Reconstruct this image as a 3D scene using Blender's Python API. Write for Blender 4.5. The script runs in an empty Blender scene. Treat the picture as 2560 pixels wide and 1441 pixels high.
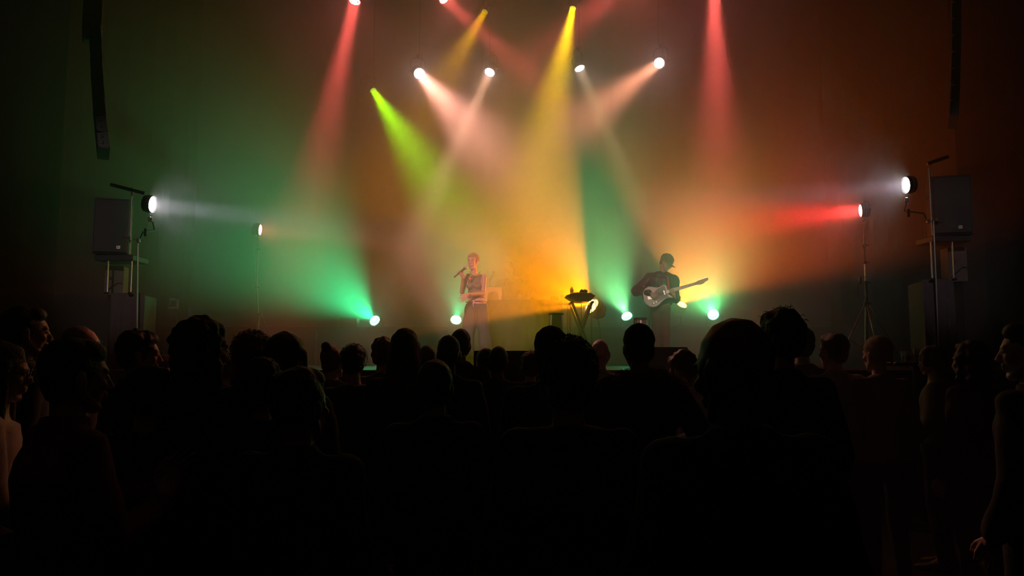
import bpy, bmesh, math, random
import numpy as np
from mathutils import Vector, Matrix, noise
from math import sin, cos, pi, radians as R

SC = bpy.context.scene
COL = SC.collection
rng = random.Random(7)

# ------------------------------------------------------------------ camera
CAM_Z, PITCH, F = 1.62, math.atan(168 / 1850), 1850.0
cd = bpy.data.cameras.new('camera'); cam = bpy.data.objects.new('camera', cd); COL.objects.link(cam)
cam.location = (0, 0, CAM_Z); cam.rotation_euler = (pi / 2 + PITCH, 0, 0)
cd.sensor_width = 36; cd.lens = 36 * F / 2560; cd.clip_start = 0.05; cd.clip_end = 100
SC.camera = cam

def P(px, py, D):
    """point at depth D in front of the audience position, seen at that place of the photograph"""
    u, v = (px - 1280) / F, (720.5 - py) / F
    dy, dz = cos(PITCH) - v * sin(PITCH), sin(PITCH) + v * cos(PITCH)
    k = D / dy
    return Vector((k * u, D, CAM_Z + k * dz))

# ------------------------------------------------------------------ world, exposure
w = bpy.data.worlds.new('dark_hall'); SC.world = w; w.use_nodes = True
w.node_tree.nodes['Background'].inputs[0].default_value = (0.0, 0.0, 0.0, 1)
w.node_tree.nodes['Background'].inputs[1].default_value = 0.0
wt = w.node_tree
vsn = wt.nodes.new('ShaderNodeVolumeScatter'); vsn.inputs['Color'].default_value = (1, 1, 1, 1)
HAZE = 0.010                                                     # a trace of smoke fills the hall
vsn.inputs['Density'].default_value = HAZE; vsn.inputs['Anisotropy'].default_value = 0.3
wt.links.new(vsn.outputs[0], wt.nodes['World Output'].inputs['Volume'])
SC.view_settings.view_transform = 'Standard'; SC.view_settings.look = 'None'
SC.view_settings.exposure = 0.0; SC.view_settings.gamma = 1.0
SC.view_settings.use_curve_mapping = False
cy = SC.cycles
cy.use_denoising = True
cy.max_bounces = 4; cy.diffuse_bounces = 2; cy.glossy_bounces = 2; cy.transmission_bounces = 4
cy.transparent_max_bounces = 8; cy.volume_bounces = 0
cy.sample_clamp_direct = 0.0; cy.sample_clamp_indirect = 2.0
cy.use_light_tree = True

# ------------------------------------------------------------------ lamps (lamps of the show, plus added unseen fill spots)
# key: (px, py, depth) of the lens, (px, py, depth) the beam is aimed at, kind, half angle, lens radius, beam rgb power, spill rgb power
LAMPS = {}
def lamp(key, at, aim, mode, half, lens_r, rgb, spill=(0, 0, 0), blend=0.3):
    LAMPS[key] = dict(at=at, aim=aim, mode=mode, half=half, r=lens_r, rgb=rgb, spill=spill, blend=blend)
lamp('red_far_left', (887, 3, 11.8), (800, 400, 11.2), 'beam', 8, .10, (11.6, 1.16, 0.985), spill=(9.08, 1.82, 1.14))
lamp('red_left', (1110, -4, 11.8), (1370, 230, 10.8), 'beam', 7, .10, (3.95, 0.395, 0.336), spill=(12.8, 2.57, 1.61))
lamp('red_right', (1592, -60, 11.8), (1405, 92, 9.9), 'beam', 6, .10, (2.2, 0.22, 0.187), spill=(43.5, 8.69, 5.43))
lamp('red_far_right', (1785, -35, 11.8), (1795, 400, 10.6), 'beam', 8.5, .10, (11.7, 1.17, 0.991), spill=(0.609, 0.122, 0.0762))
lamp('yellow_left', (1212, 30, 12.4), (1120, 185, 11.6), 'beam', 11, .055, (4.83, 2.05, 0), spill=(0, 0, 0))
lamp('yellow_right', (1432, 21, 12.4), (1372, 300, 11.4), 'beam', 10, .055, (16.5, 9.17, 0), spill=(1.4, 0.869, 0))
lamp('lime', (933, 227, 12.4), (1080, 450, 11.2), 'beam', 13, .055, (3.63, 11.2, 0), spill=(4.31, 1.53, 0))
lamp('white_outer_left', (1048, 184, 12.6), (1240, 392, 9.2), 'beam', 8, .095, (10.8, 4.12, 3.12), spill=(13, 5, 3.2))
lamp('white_inner_left', (1224, 181, 12.6), (1165, 310, 11.8), 'beam', 5, .09, (3.6, 1.8, 1.1), spill=(13, 5, 3.2))
lamp('white_inner_right', (1449, 171, 12.6), (1545, 400, 12.0), 'beam', 6, .09, (2.15, 1.49, 0.672), spill=(13, 5, 3.2))
lamp('white_outer_right', (1648, 158, 12.6), (1430, 322, 9.4), 'beam', 6.5, .095, (5.55, 1.82, 1.01), spill=(13, 5, 3.2))
lamp('floor_green_far_left', (937, 802, 13.5), (788, 665, 11.7), 'cone', 28, .10, (19, 1.18e+03, 372), spill=(0.159, 20, 5.88), blend=1.0)
lamp('floor_green_left', (1140, 800, 13.5), (1175, 620, 11.7), 'cone', 29, .10, (8.19, 212, 77.7), spill=(0.338, 20, 6.25), blend=1.0)
lamp('floor_green_right', (1567, 791, 13.5), (1487, 610, 12.0), 'cone', 26, .10, (264, 1.2e+03, 355), spill=(2.5, 20, 7), blend=1.0)
lamp('floor_green_far_right', (1783, 787, 13.2), (1742, 668, 11.2), 'cone', 24, .10, (100, 750, 202), spill=(2.67, 20, 7.78), blend=1.0)
lamp('orange_table', (1480, 766, 11.25), (1344, 660, 10.6), 'cone', 39, .12, (2.34e+03, 560, 0.77), spill=(60, 16.8, 0.027), blend=.12)
lamp('orange_guitar', (1705, 763, 12.8), (1762, 640, 12.1), 'cone', 47, .085, (762, 99, 3.36), spill=(20, 4, 0.2), blend=.25)
lamp('red_stand_right', (2152, 527, 9.6), (1900, 552, 9.8), 'beam', 17, .085, (9.77, 0.212, 0.253), spill=(16, 1.81, 1.09))
lamp('white_tower_right', (2266, 463, 9.0), (2000, 490, 9.0), 'beam', 6.5, .095, (0.3, 0.24, 0.32), spill=(2.5, 1.6, 2))
lamp('white_tower_left', (380, 511, 9.0), (700, 552, 9.0), 'beam', 6.5, .095, (0.42, 0.4, 0.46), spill=(2, 2, 2.4))
lamp('red_stand_left', (650, 575, 11.0), (850, 596, 11.0), 'beam', 6.5, .085, (0.6, 0.16, 0.12), spill=(7, 3.5, 1))
lamp('house_singer', (-3.2, -4.5, 7.6), (1187, 748, 10.3), 'house', 2.9, .10, (2.5e+04, 1.1e+04, 9.8e+03), spill=(0, 0, 0), blend=.5)
lamp('house_guitar', (0.8, -4.5, 7.6), (1645, 750, 10.9), 'house', 3.3, .10, (7e+03, 5.4e+03, 4.2e+03), spill=(0, 0, 0), blend=.5)
lamp('added_fill_left', (-1.5, -4.5, 7.6), (300, 640, 9.0), 'house', 4.5, .10, (1.1e+03, 850, 800), spill=(0, 0, 0), blend=.8)  # unseen fill spot added to lift the left speaker tower out of black
lamp('added_fill_right', (2.0, -4.5, 7.6), (2370, 610, 9.0), 'house', 4.5, .10, (800, 640, 620), spill=(0, 0, 0), blend=.8)  # same added fill for the right speaker tower



# ------------------------------------------------------------------ materials
MATS = {}
def mat(name, col, rough=0.6, metal=0.0, emit=None, estr=0.0, noise_amt=0.0, nscale=20.0, bump=0.0, spec=0.5, trans=0.0, sheen=0.0, alpha=1.0):
    if name in MATS: return MATS[name]
    m = bpy.data.materials.new(name); m.use_nodes = True; nt = m.node_tree
    b = nt.nodes['Principled BSDF']
    b.inputs['Base Color'].default_value = (*col, 1); b.inputs['Roughness'].default_value = rough
    b.inputs['Metallic'].default_value = metal
    b.inputs['Specular IOR Level'].default_value = spec
    if trans: b.inputs['Transmission Weight'].default_value = trans
    if sheen: b.inputs['Sheen Weight'].default_value = sheen
    if emit:
        b.inputs['Emission Color'].default_value = (*emit, 1); b.inputs['Emission Strength'].default_value = estr
        m.cycles.emission_sampling = 'NONE'
    if noise_amt or bump:
        tc = nt.nodes.new('ShaderNodeTexCoord'); n = nt.nodes.new('ShaderNodeTexNoise')
        n.inputs['Scale'].default_value = nscale; n.inputs['Detail'].default_value = 4
        nt.links.new(tc.outputs['Object'], n.inputs['Vector'])
        if noise_amt:
            mx = nt.nodes.new('ShaderNodeMix'); mx.data_type = 'RGBA'
            mx.inputs[6].default_value = (*[c * (1 - noise_amt) for c in col], 1)
            mx.inputs[7].default_value = (*[min(1, c * (1 + noise_amt)) for c in col], 1)
            nt.links.new(n.outputs['Fac'], mx.inputs[0]); nt.links.new(mx.outputs[2], b.inputs['Base Color'])
        if bump:
            bp = nt.nodes.new('ShaderNodeBump'); bp.inputs['Strength'].default_value = bump; bp.inputs['Distance'].default_value = 0.01
            nt.links.new(n.outputs['Fac'], bp.inputs['Height']); nt.links.new(bp.outputs['Normal'], b.inputs['Normal'])
    MATS[name] = m
    return m

BLACK = mat('black_paint', (0.012, 0.012, 0.013), 0.45)
BLACKW = mat('black_wall', (0.010, 0.010, 0.010), 0.8, noise_amt=0.3, nscale=3)
VELVET = mat('black_velvet', (0.014, 0.013, 0.013), 0.95, noise_amt=0.3, nscale=30, bump=0.2)
FLOORM = mat('black_floor', (0.02, 0.019, 0.018), 0.35, noise_amt=0.4, nscale=6, bump=0.1)
STAGEM = mat('stage_vinyl', (0.025, 0.025, 0.025), 0.45, noise_amt=0.3, nscale=4, bump=0.05)
METAL = mat('black_metal', (0.02, 0.02, 0.022), 0.35, metal=0.6)
CHROME = mat('chrome', (0.75, 0.74, 0.74), 0.22, metal=1.0)
GREYM = mat('grey_metal', (0.30, 0.29, 0.29), 0.4, metal=0.9)
RUBBER = mat('rubber', (0.015, 0.015, 0.015), 0.8)
GRILLE = mat('speaker_grille', (0.03, 0.029, 0.029), 0.6, bump=0.3, nscale=300)
CABINET = mat('speaker_cabinet', (0.035, 0.034, 0.034), 0.6, bump=0.2, nscale=120)
DRAPE = mat('dark_drape', (0.10, 0.085, 0.085), 0.9, noise_amt=0.2, nscale=12, bump=0.2)
BADGE = mat('silver_badge', (0.6, 0.55, 0.5), 0.35, metal=0.5)
SILVER = mat('laptop_aluminium', (0.55, 0.53, 0.52), 0.35, metal=0.5)
WHITEP = mat('pale_paint', (0.62, 0.58, 0.57), 0.5)

# ------------------------------------------------------------------ object helpers
def tagit(o, label=None, cat=None, group=None, kind=None):
    if label: o['label'] = label
    if cat: o['category'] = cat
    if group: o['group'] = group
    if kind: o['kind'] = kind
    return o
def empty(name, loc=(0, 0, 0), rz=0, label=None, cat=None, group=None):
    o = bpy.data.objects.new(name, None); COL.objects.link(o)
    o.location = loc; o.rotation_euler = (0, 0, rz); o.empty_display_size = 0.1
    return tagit(o, label, cat, group)
def link(name, me, m=None, parent=None, smooth=True):
    o = bpy.data.objects.new(name, me); COL.objects.link(o)
    if m is not None and len(me.materials) == 0: me.materials.append(m)
    if parent is not None: o.parent = parent
    if smooth:
        me.polygons.foreach_set('use_smooth', np.ones(len(me.polygons), dtype=bool))
    return o
def shade_auto(me, ang=35):
    try: me.set_sharp_from_angle(angle=R(ang))
    except Exception: pass

class MB:
    """collects primitives into one mesh"""
    def __init__(s): s.v = []; s.f = []; s.n = 0
    def add(s, v, f):
        v = np.asarray(v, dtype=float); s.v.append(v)
        s.f += [tuple(int(i) + s.n for i in q) for q in f]; s.n += len(v)
        return s
    def box(s, c, size, Rm=None, taper=1.0):
        x, y, z = [d / 2 for d in size]
        v = np.array([(-x, -y, -z), (x, -y, -z), (x, y, -z), (-x, y, -z), (-x * taper, -y * taper, z), (x * taper, -y * taper, z), (x * taper, y * taper, z), (-x * taper, y * taper, z)])
        if Rm is not None: v = v @ np.array(Rm.to_3x3()).T
        return s.add(v + np.array(c), [(0, 3, 2, 1), (4, 5, 6, 7), (0, 1, 5, 4), (1, 2, 6, 5), (2, 3, 7, 6), (3, 0, 4, 7)])
    def bbox(s, c, size, b=0.01, Rm=None):
        """bevelled box: chamfered edges by three rings"""
        x, y, z = [d / 2 for d in size]; v = []; f = []
        def ring(xx, yy, zz, bb):
            return [(-xx + bb, -yy, zz), (xx - bb, -yy, zz), (xx, -yy + bb, zz), (xx, yy - bb, zz), (xx - bb, yy, zz), (-xx + bb, yy, zz), (-xx, yy - bb, zz), (-xx, -yy + bb, zz)]
        v += ring(x - b, y - b, -z, b * .3 + 1e-5); v += ring(x, y, -z + b, b); v += ring(x, y, z - b, b); v += ring(x - b, y - b, z, b * .3 + 1e-5)
        f.append(tuple(range(7, -1, -1))); f.append(tuple(24 + i for i in range(8)))
        for k in range(3):
            for i in range(8): j = (i + 1) % 8; f.append((k * 8 + i, k * 8 + j, (k + 1) * 8 + j, (k + 1) * 8 + i))
        v = np.array(v)
        if Rm is not None: v = v @ np.array(Rm.to_3x3()).T
        return s.add(v + np.array(c), f)
    def cap(s, a, b, ra, rb=None, n=12, round_=True, flat=None):
        """tapered round-ended bar"""
        rb = ra if rb is None else rb
        a = np.array(a, float); b = np.array(b, float); d = b - a; L = np.linalg.norm(d)
        if L < 1e-6: return s.ell(a, (ra, ra, ra))
        d /= L; t = np.array((0, 0, 1.)) if abs(d[2]) < .9 else np.array((1., 0, 0))
        if flat is not None: t = np.array(flat[0], float)
        e1 = np.cross(d, t); e1 /= np.linalg.norm(e1); e2 = np.cross(d, e1)
        k1 = 1.0; k2 = flat[1] if flat is not None else 1.0
        prof = []
        if round_:
            for q in (-80, -50, -20): prof.append((a + d * ra * sin(R(q)), ra * cos(R(q))))
            for q in (20, 50, 80): prof.append((b + d * rb * sin(R(q)), rb * cos(R(q))))
        else: prof = [(a, ra), (b, rb)]
        v = []
        for c, r in prof:
            for i in range(n):
                an = 2 * pi * i / n; v.append(c + (e1 * cos(an) * k1 + e2 * sin(an) * k2) * r)
        m = len(prof); f = []
        for k in range(m - 1):
            for i in range(n):
                j = (i + 1) % n; f.append((k * n + i, (k + 1) * n + i, (k + 1) * n + j, k * n + j))
        f.append(tuple(range(n))); f.append(tuple((m - 1) * n + i for i in range(n - 1, -1, -1)))
        return s.add(v, f)
    def tube(s, pts, r, n=8, closed=False):
        """tube of radius r (number or list) through points, in one skin"""
        pts = [Vector(p) for p in pts]; m = len(pts); v = []; f = []
        rs = r if isinstance(r, (list, tuple)) else [r] * m
        up = Vector((0, 0, 1)); prev = None
        for i, p in enumerate(pts):
            a = pts[max(0, i - 1)] if not closed else pts[i - 1]; b = pts[min(m - 1, i + 1)] if not closed else pts[(i + 1) % m]
            d = (b - a).normalized()
            if prev is None:
                t = up if abs(d.z) < .9 else Vector((1, 0, 0)); e1 = d.cross(t).normalized()
            else: e1 = (prev - d * prev.dot(d)).normalized()
            prev = e1; e2 = d.cross(e1)
            for k in range(n):
                an = 2 * pi * k / n; v.append(p + (e1 * cos(an) + e2 * sin(an)) * rs[i])
        for i in range(m if closed else m - 1):
            j2 = (i + 1) % m
            for k in range(n):
                l = (k + 1) % n; f.append((i * n + k, i * n + l, j2 * n + l, j2 * n + k))
        if not closed:
            f.append(tuple(range(n - 1, -1, -1))); f.append(tuple((m - 1) * n + i for i in range(n)))
        return s.add([tuple(q) for q in v], f)
    def ell(s, c, r, Rm=None, n=2):
        V, Fc = ICO[n]; v = V * np.array(r)
        if Rm is not None: v = v @ np.array(Rm.to_3x3()).T
        return s.add(v + np.array(c), Fc)
    def lathe(s, prof, c=(0, 0, 0), Rm=None, n=24, caps=True):
        """profile of (radius, z) turned about z"""
        v = []; f = []; m = len(prof)
        for r, z in prof:
            for i in range(n): an = 2 * pi * i / n; v.append((r * cos(an), r * sin(an), z))
        for k in range(m - 1):
            for i in range(n): j = (i + 1) % n; f.append((k * n + i, k * n + j, (k + 1) * n + j, (k + 1) * n + i))
        if caps: f.append(tuple(range(n - 1, -1, -1))); f.append(tuple((m - 1) * n + i for i in range(n)))
        v = np.array(v)
        if Rm is not None: v = v @ np.array(Rm.to_3x3()).T
        return s.add(v + np.array(c), f)
    def loft(s, rings, n=24, power=2.3):
        """rings: (centre, lateral unit, forward unit, half width, half depth)"""
        v = []; f = []; m = len(rings)
        for c, lx, fy, hw, hd in rings:
            c = np.array(c, float); lx = np.array(lx, float); fy = np.array(fy, float)
            for i in range(n):
                an = 2 * pi * i / n; ca, sa = cos(an), sin(an)
                x = math.copysign(abs(ca) ** (2 / power), ca) * hw; y = math.copysign(abs(sa) ** (2 / power), sa) * hd
                v.append(c + lx * x + fy * y)
        for k in range(m - 1):
            for i in range(n): j = (i + 1) % n; f.append((k * n + i, k * n + j, (k + 1) * n + j, (k + 1) * n + i))
        f.append(tuple(range(n - 1, -1, -1))); f.append(tuple((m - 1) * n + i for i in range(n)))
        return s.add(v, f)
    def poly(s, pts2, z0, z1, bev=0.0, M=None):
        """extruded outline with a bevelled rim"""
        pts = [Vector((p[0], p[1])) for p in pts2]; m = len(pts); c = sum(pts, Vector((0, 0))) / m
        area = sum(pts[i].x * pts[(i + 1) % m].y - pts[(i + 1) % m].x * pts[i].y for i in range(m))
        if area < 0: pts.reverse()
        def inset(b):
            out = []
            for i in range(m):
                t = (pts[(i + 1) % m] - pts[i - 1]).normalized(); nrm = Vector((t.y, -t.x)); out.append(pts[i] - nrm * b)
            return out
        lay = [(inset(bev), z0), (pts, z0 + bev), (pts, z1 - bev), (inset(bev), z1)] if bev else [(pts, z0), (pts, z1)]
        v = [(p.x, p.y, z) for L, z in lay for p in L]; f = []
        for k in range(len(lay) - 1):
            for i in range(m): j = (i + 1) % m; f.append((k * m + i, k * m + j, (k + 1) * m + j, (k + 1) * m + i))
        f.append(tuple(range(m - 1, -1, -1))); f.append(tuple((len(lay) - 1) * m + i for i in range(m)))
        v = np.array(v)
        if M is not None: v = np.array([tuple(M @ Vector(q)) for q in v])
        return s.add(v, f)
    def mesh(s, name='mesh'):
        me = bpy.data.meshes.new(name)
        me.from_pydata([tuple(q) for q in np.concatenate(s.v)] if s.v else [], [], s.f); me.update()
        return me
    def obj(s, name, m, parent=None, smooth=True, auto=35):
        me = s.mesh(name); o = link(name, me, m, parent, smooth)
        if smooth and auto: shade_auto(me, auto)
        return o

def _ico(n):
    bm = bmesh.new(); bmesh.ops.create_icosphere(bm, subdivisions=n, radius=1)
    v = np.array([tuple(x.co) for x in bm.verts]); f = [tuple(x.index for x in q.verts) for q in bm.faces]; bm.free(); return v, f
ICO = {k: _ico(k) for k in (1, 2, 3)}

def remesh(mb, voxel, smooth=4, name='m', fac=0.5):
    """melt overlapping primitives into one continuous skin"""
    me = mb.mesh(name); o = bpy.data.objects.new('tmp', me); COL.objects.link(o)
    m = o.modifiers.new('r', 'REMESH'); m.mode = 'VOXEL'; m.voxel_size = voxel; m.adaptivity = 0
    if smooth:
        k = o.modifiers.new('s', 'SMOOTH'); k.factor = fac; k.iterations = smooth
    dg = bpy.context.evaluated_depsgraph_get(); dg.update()
    out = bpy.data.meshes.new_from_object(o.evaluated_get(dg)); out.name = name
    out.materials.clear()
    bpy.data.objects.remove(o); bpy.data.meshes.remove(me)
    return out
def mesh_np(me):
    v = np.empty(len(me.vertices) * 3); me.vertices.foreach_get('co', v); v = v.reshape(-1, 3)
    return v, [tuple(p.vertices) for p in me.polygons]
def displace(me, amp, scale, seed=0):
    v, _ = mesh_np(me); nn = np.empty(len(v) * 3); me.vertex_normals.foreach_get('vector', nn); nn = nn.reshape(-1, 3)
    d = np.array([noise.noise(Vector(q) * scale + Vector((seed, seed * 2, 0))) for q in v])
    me.vertices.foreach_set('co', (v + nn * (d * amp)[:, None]).ravel()); me.update()

# ------------------------------------------------------------------ the room
STAGE_Z, STAGE_Y = 1.45, 8.5
HX, HY0, HY1, HZ = 10.5, -7.0, 16.9, 10.0
def struct(name, mb, m, parent=None, smooth=False):
    o = mb.obj(name, m, parent, smooth=smooth); o['kind'] = 'structure'; return o
struct('floor', MB().box((0, (HY0 + HY1) / 2, -0.1), (2 * HX + .4, HY1 - HY0 + .4, 0.2)), FLOORM)
struct('ceiling', MB().box((0, (HY0 + HY1) / 2, HZ + .1), (2 * HX + .4, HY1 - HY0 + .4, 0.2)), BLACKW)
struct('wall_back', MB().box((0, HY1 + .1, HZ / 2), (2 * HX + .4, 0.2, HZ)), BLACKW)
struct('wall_rear', MB().box((0, HY0 - .1, HZ / 2), (2 * HX + .4, 0.2, HZ)), BLACKW)
struct('wall_left', MB().box((-HX - .1, (HY0 + HY1) / 2, HZ / 2), (0.2, HY1 - HY0, HZ)), BLACKW)
struct('wall_right', MB().box((HX + .1, (HY0 + HY1) / 2, HZ / 2), (0.2, HY1 - HY0, HZ)), BLACKW)

st = empty('stage_platform', (0, STAGE_Y, 0), 0, 'wide black raised stage platform with a dark front fascia', 'stage')
yc = (HY1 - STAGE_Y) / 2 - .02
n_ = 8; wpan = (2 * HX - .08) / n_
for i in range(n_):
    MB().bbox((-HX + .04 + wpan * (i + .5), 0.02, 0.68), (wpan - .012, 0.04, 1.36), .006).obj('fascia_panel', BLACK, st, smooth=False)
for i in range(n_):
    MB().bbox((-HX + .04 + wpan * (i + .5), yc, STAGE_Z - .04), (wpan - .006, 2 * yc - .01, .08), .004).obj('deck_panel', STAGEM, st, smooth=False)
MB().box((0, -0.012, STAGE_Z - .03), (2 * HX - .08, .03, .06)).obj('edge_trim', METAL, st, smooth=False)
RZ = P(1200, 819, 13.2).z
rs = empty('riser', (0, 14.05, STAGE_Z), 0, 'long low black riser along the back of the stage carrying the floor lamps', 'riser')
for i in range(5):
    MB().bbox((-4.6 + 2.3 * (i + .5) - 1.15, 0, RZ - STAGE_Z - .03), (2.28, 2.0, .06), .005).obj('riser_deck', STAGEM, rs, smooth=False)
    MB().bbox((-4.6 + 2.3 * (i + .5) - 1.15, -.97, (RZ - STAGE_Z) / 2 - .03), (2.26, .03, RZ - STAGE_Z - .06), .004).obj('riser_skirt', BLACK, rs, smooth=False)

def curtain(name, x0, y0, x1, y1, z0, z1, label, folds, amp=.07, group=None, seed=0):
    L = math.hypot(x1 - x0, y1 - y0); n = folds * 8; d = Vector((x1 - x0, y1 - y0, 0)) / L; nr = Vector((-d.y, d.x, 0))
    r_ = random.Random(seed); ph = [r_.uniform(-.5, .5) for _ in range(folds + 1)]; v = []; f = []
    zs = [z0, z0 + (z1 - z0) * .35, z0 + (z1 - z0) * .7, z1]
    for side in (0, 1):
        for z in zs:
            for i in range(n + 1):
                t = i / n; k = t * folds; q = ph[int(min(k, folds - 1))] * (1 - (k % 1)) + ph[min(int(k) + 1, folds)] * (k % 1)
                o = amp * cos(2 * pi * k + q * 1.3) * (1 + .15 * q) * (1.15 - .3 * (z - z0) / (z1 - z0)) + side * .012
                v.append((x0 - (x0 + x1) / 2 + d.x * t * L + nr.x * o, y0 - (y0 + y1) / 2 + d.y * t * L + nr.y * o, z - z0))
    m = n + 1; Hh = len(zs)
    for side in (0, 1):
        b = side * m * Hh
        for k in range(Hh - 1):
            for i in range(n):
                q = (b + k * m + i, b + k * m + i + 1, b + (k + 1) * m + i + 1, b + (k + 1) * m + i)
                f.append(q if side == 0 else q[::-1])
    for k in range(Hh - 1):
        for i in (0, n):
            q = (k * m + i, (k + 1) * m + i, m * Hh + (k + 1) * m + i, m * Hh + k * m + i); f.append(q)
    for i in range(n):
        f.append((i, m * Hh + i, m * Hh + i + 1, i + 1)); t_ = (Hh - 1) * m; f.append((t_ + i, t_ + i + 1, m * Hh + t_ + i + 1, m * Hh + t_ + i))
    o = MB().add(v, f).obj(name, VELVET)
    o.location = ((x0 + x1) / 2, (y0 + y1) / 2, z0); return tagit(o, label, 'curtain', group)
for i in range(4):
    curtain('backdrop_curtain', -9.2 + 4.6 * i, 16.4, -9.2 + 4.6 * (i + 1) - .03, 16.4, STAGE_Z, 9.6,
            ['black backdrop curtain behind the left wing of the stage, beyond the left lamp tower',
             'black backdrop curtain behind the singer and the left floor lamp',
             'black backdrop curtain behind the guitarist and the table',
             'black backdrop curtain behind the right wing, beyond the tripod with the red lamp'][i], 11, seed=i)
for sx in (-1, 1):
    s_ = 'left' if sx < 0 else 'right'
    curtain('side_curtain', sx * 5.15, 11.9, sx * 7.2, 11.5, STAGE_Z, 9.6, f'tall black masking curtain at the {s_} side of the stage, inner one', 6, seed=5 + sx)
    curtain('side_curtain', sx * 7.3, 14.2, sx * 9.6, 13.9, STAGE_Z, 9.6, f'black masking curtain deep in the {s_} wing, close to the backdrop', 6, seed=8 + sx)
    curtain('side_curtain', sx * 6.1, 9.9, sx * 10.2, 9.3, STAGE_Z, 9.6, f'wide black masking curtain at the {s_} front corner of the stage, behind the loudspeakers', 9, seed=11 + sx)

# haze: the thick smoke that hangs over the stage
HZD = 0.34
hz = MB().box((0, (8.85 + 16.25) / 2, (STAGE_Z + 9.9) / 2 + .01), (20.4, 16.25 - 8.85, 9.9 - STAGE_Z)).obj('stage_haze', None, smooth=False)
hm = bpy.data.materials.new('haze'); hm.use_nodes = True; nt = hm.node_tree; nt.nodes.clear()
out = nt.nodes.new('ShaderNodeOutputMaterial'); vs = nt.nodes.new('ShaderNodeVolumeScatter')
vs.inputs['Color'].default_value = (1, 1, 1, 1); vs.inputs['Density'].default_value = HZD; vs.inputs['Anisotropy'].default_value = 0.3
nt.links.new(vs.outputs[0], out.inputs['Volume']); hz.data.materials.append(hm)
hz['kind'] = 'stuff'; hz['label'] = 'theatrical smoke hanging over the stage, coloured by the beams'; hz['category'] = 'haze'

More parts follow.
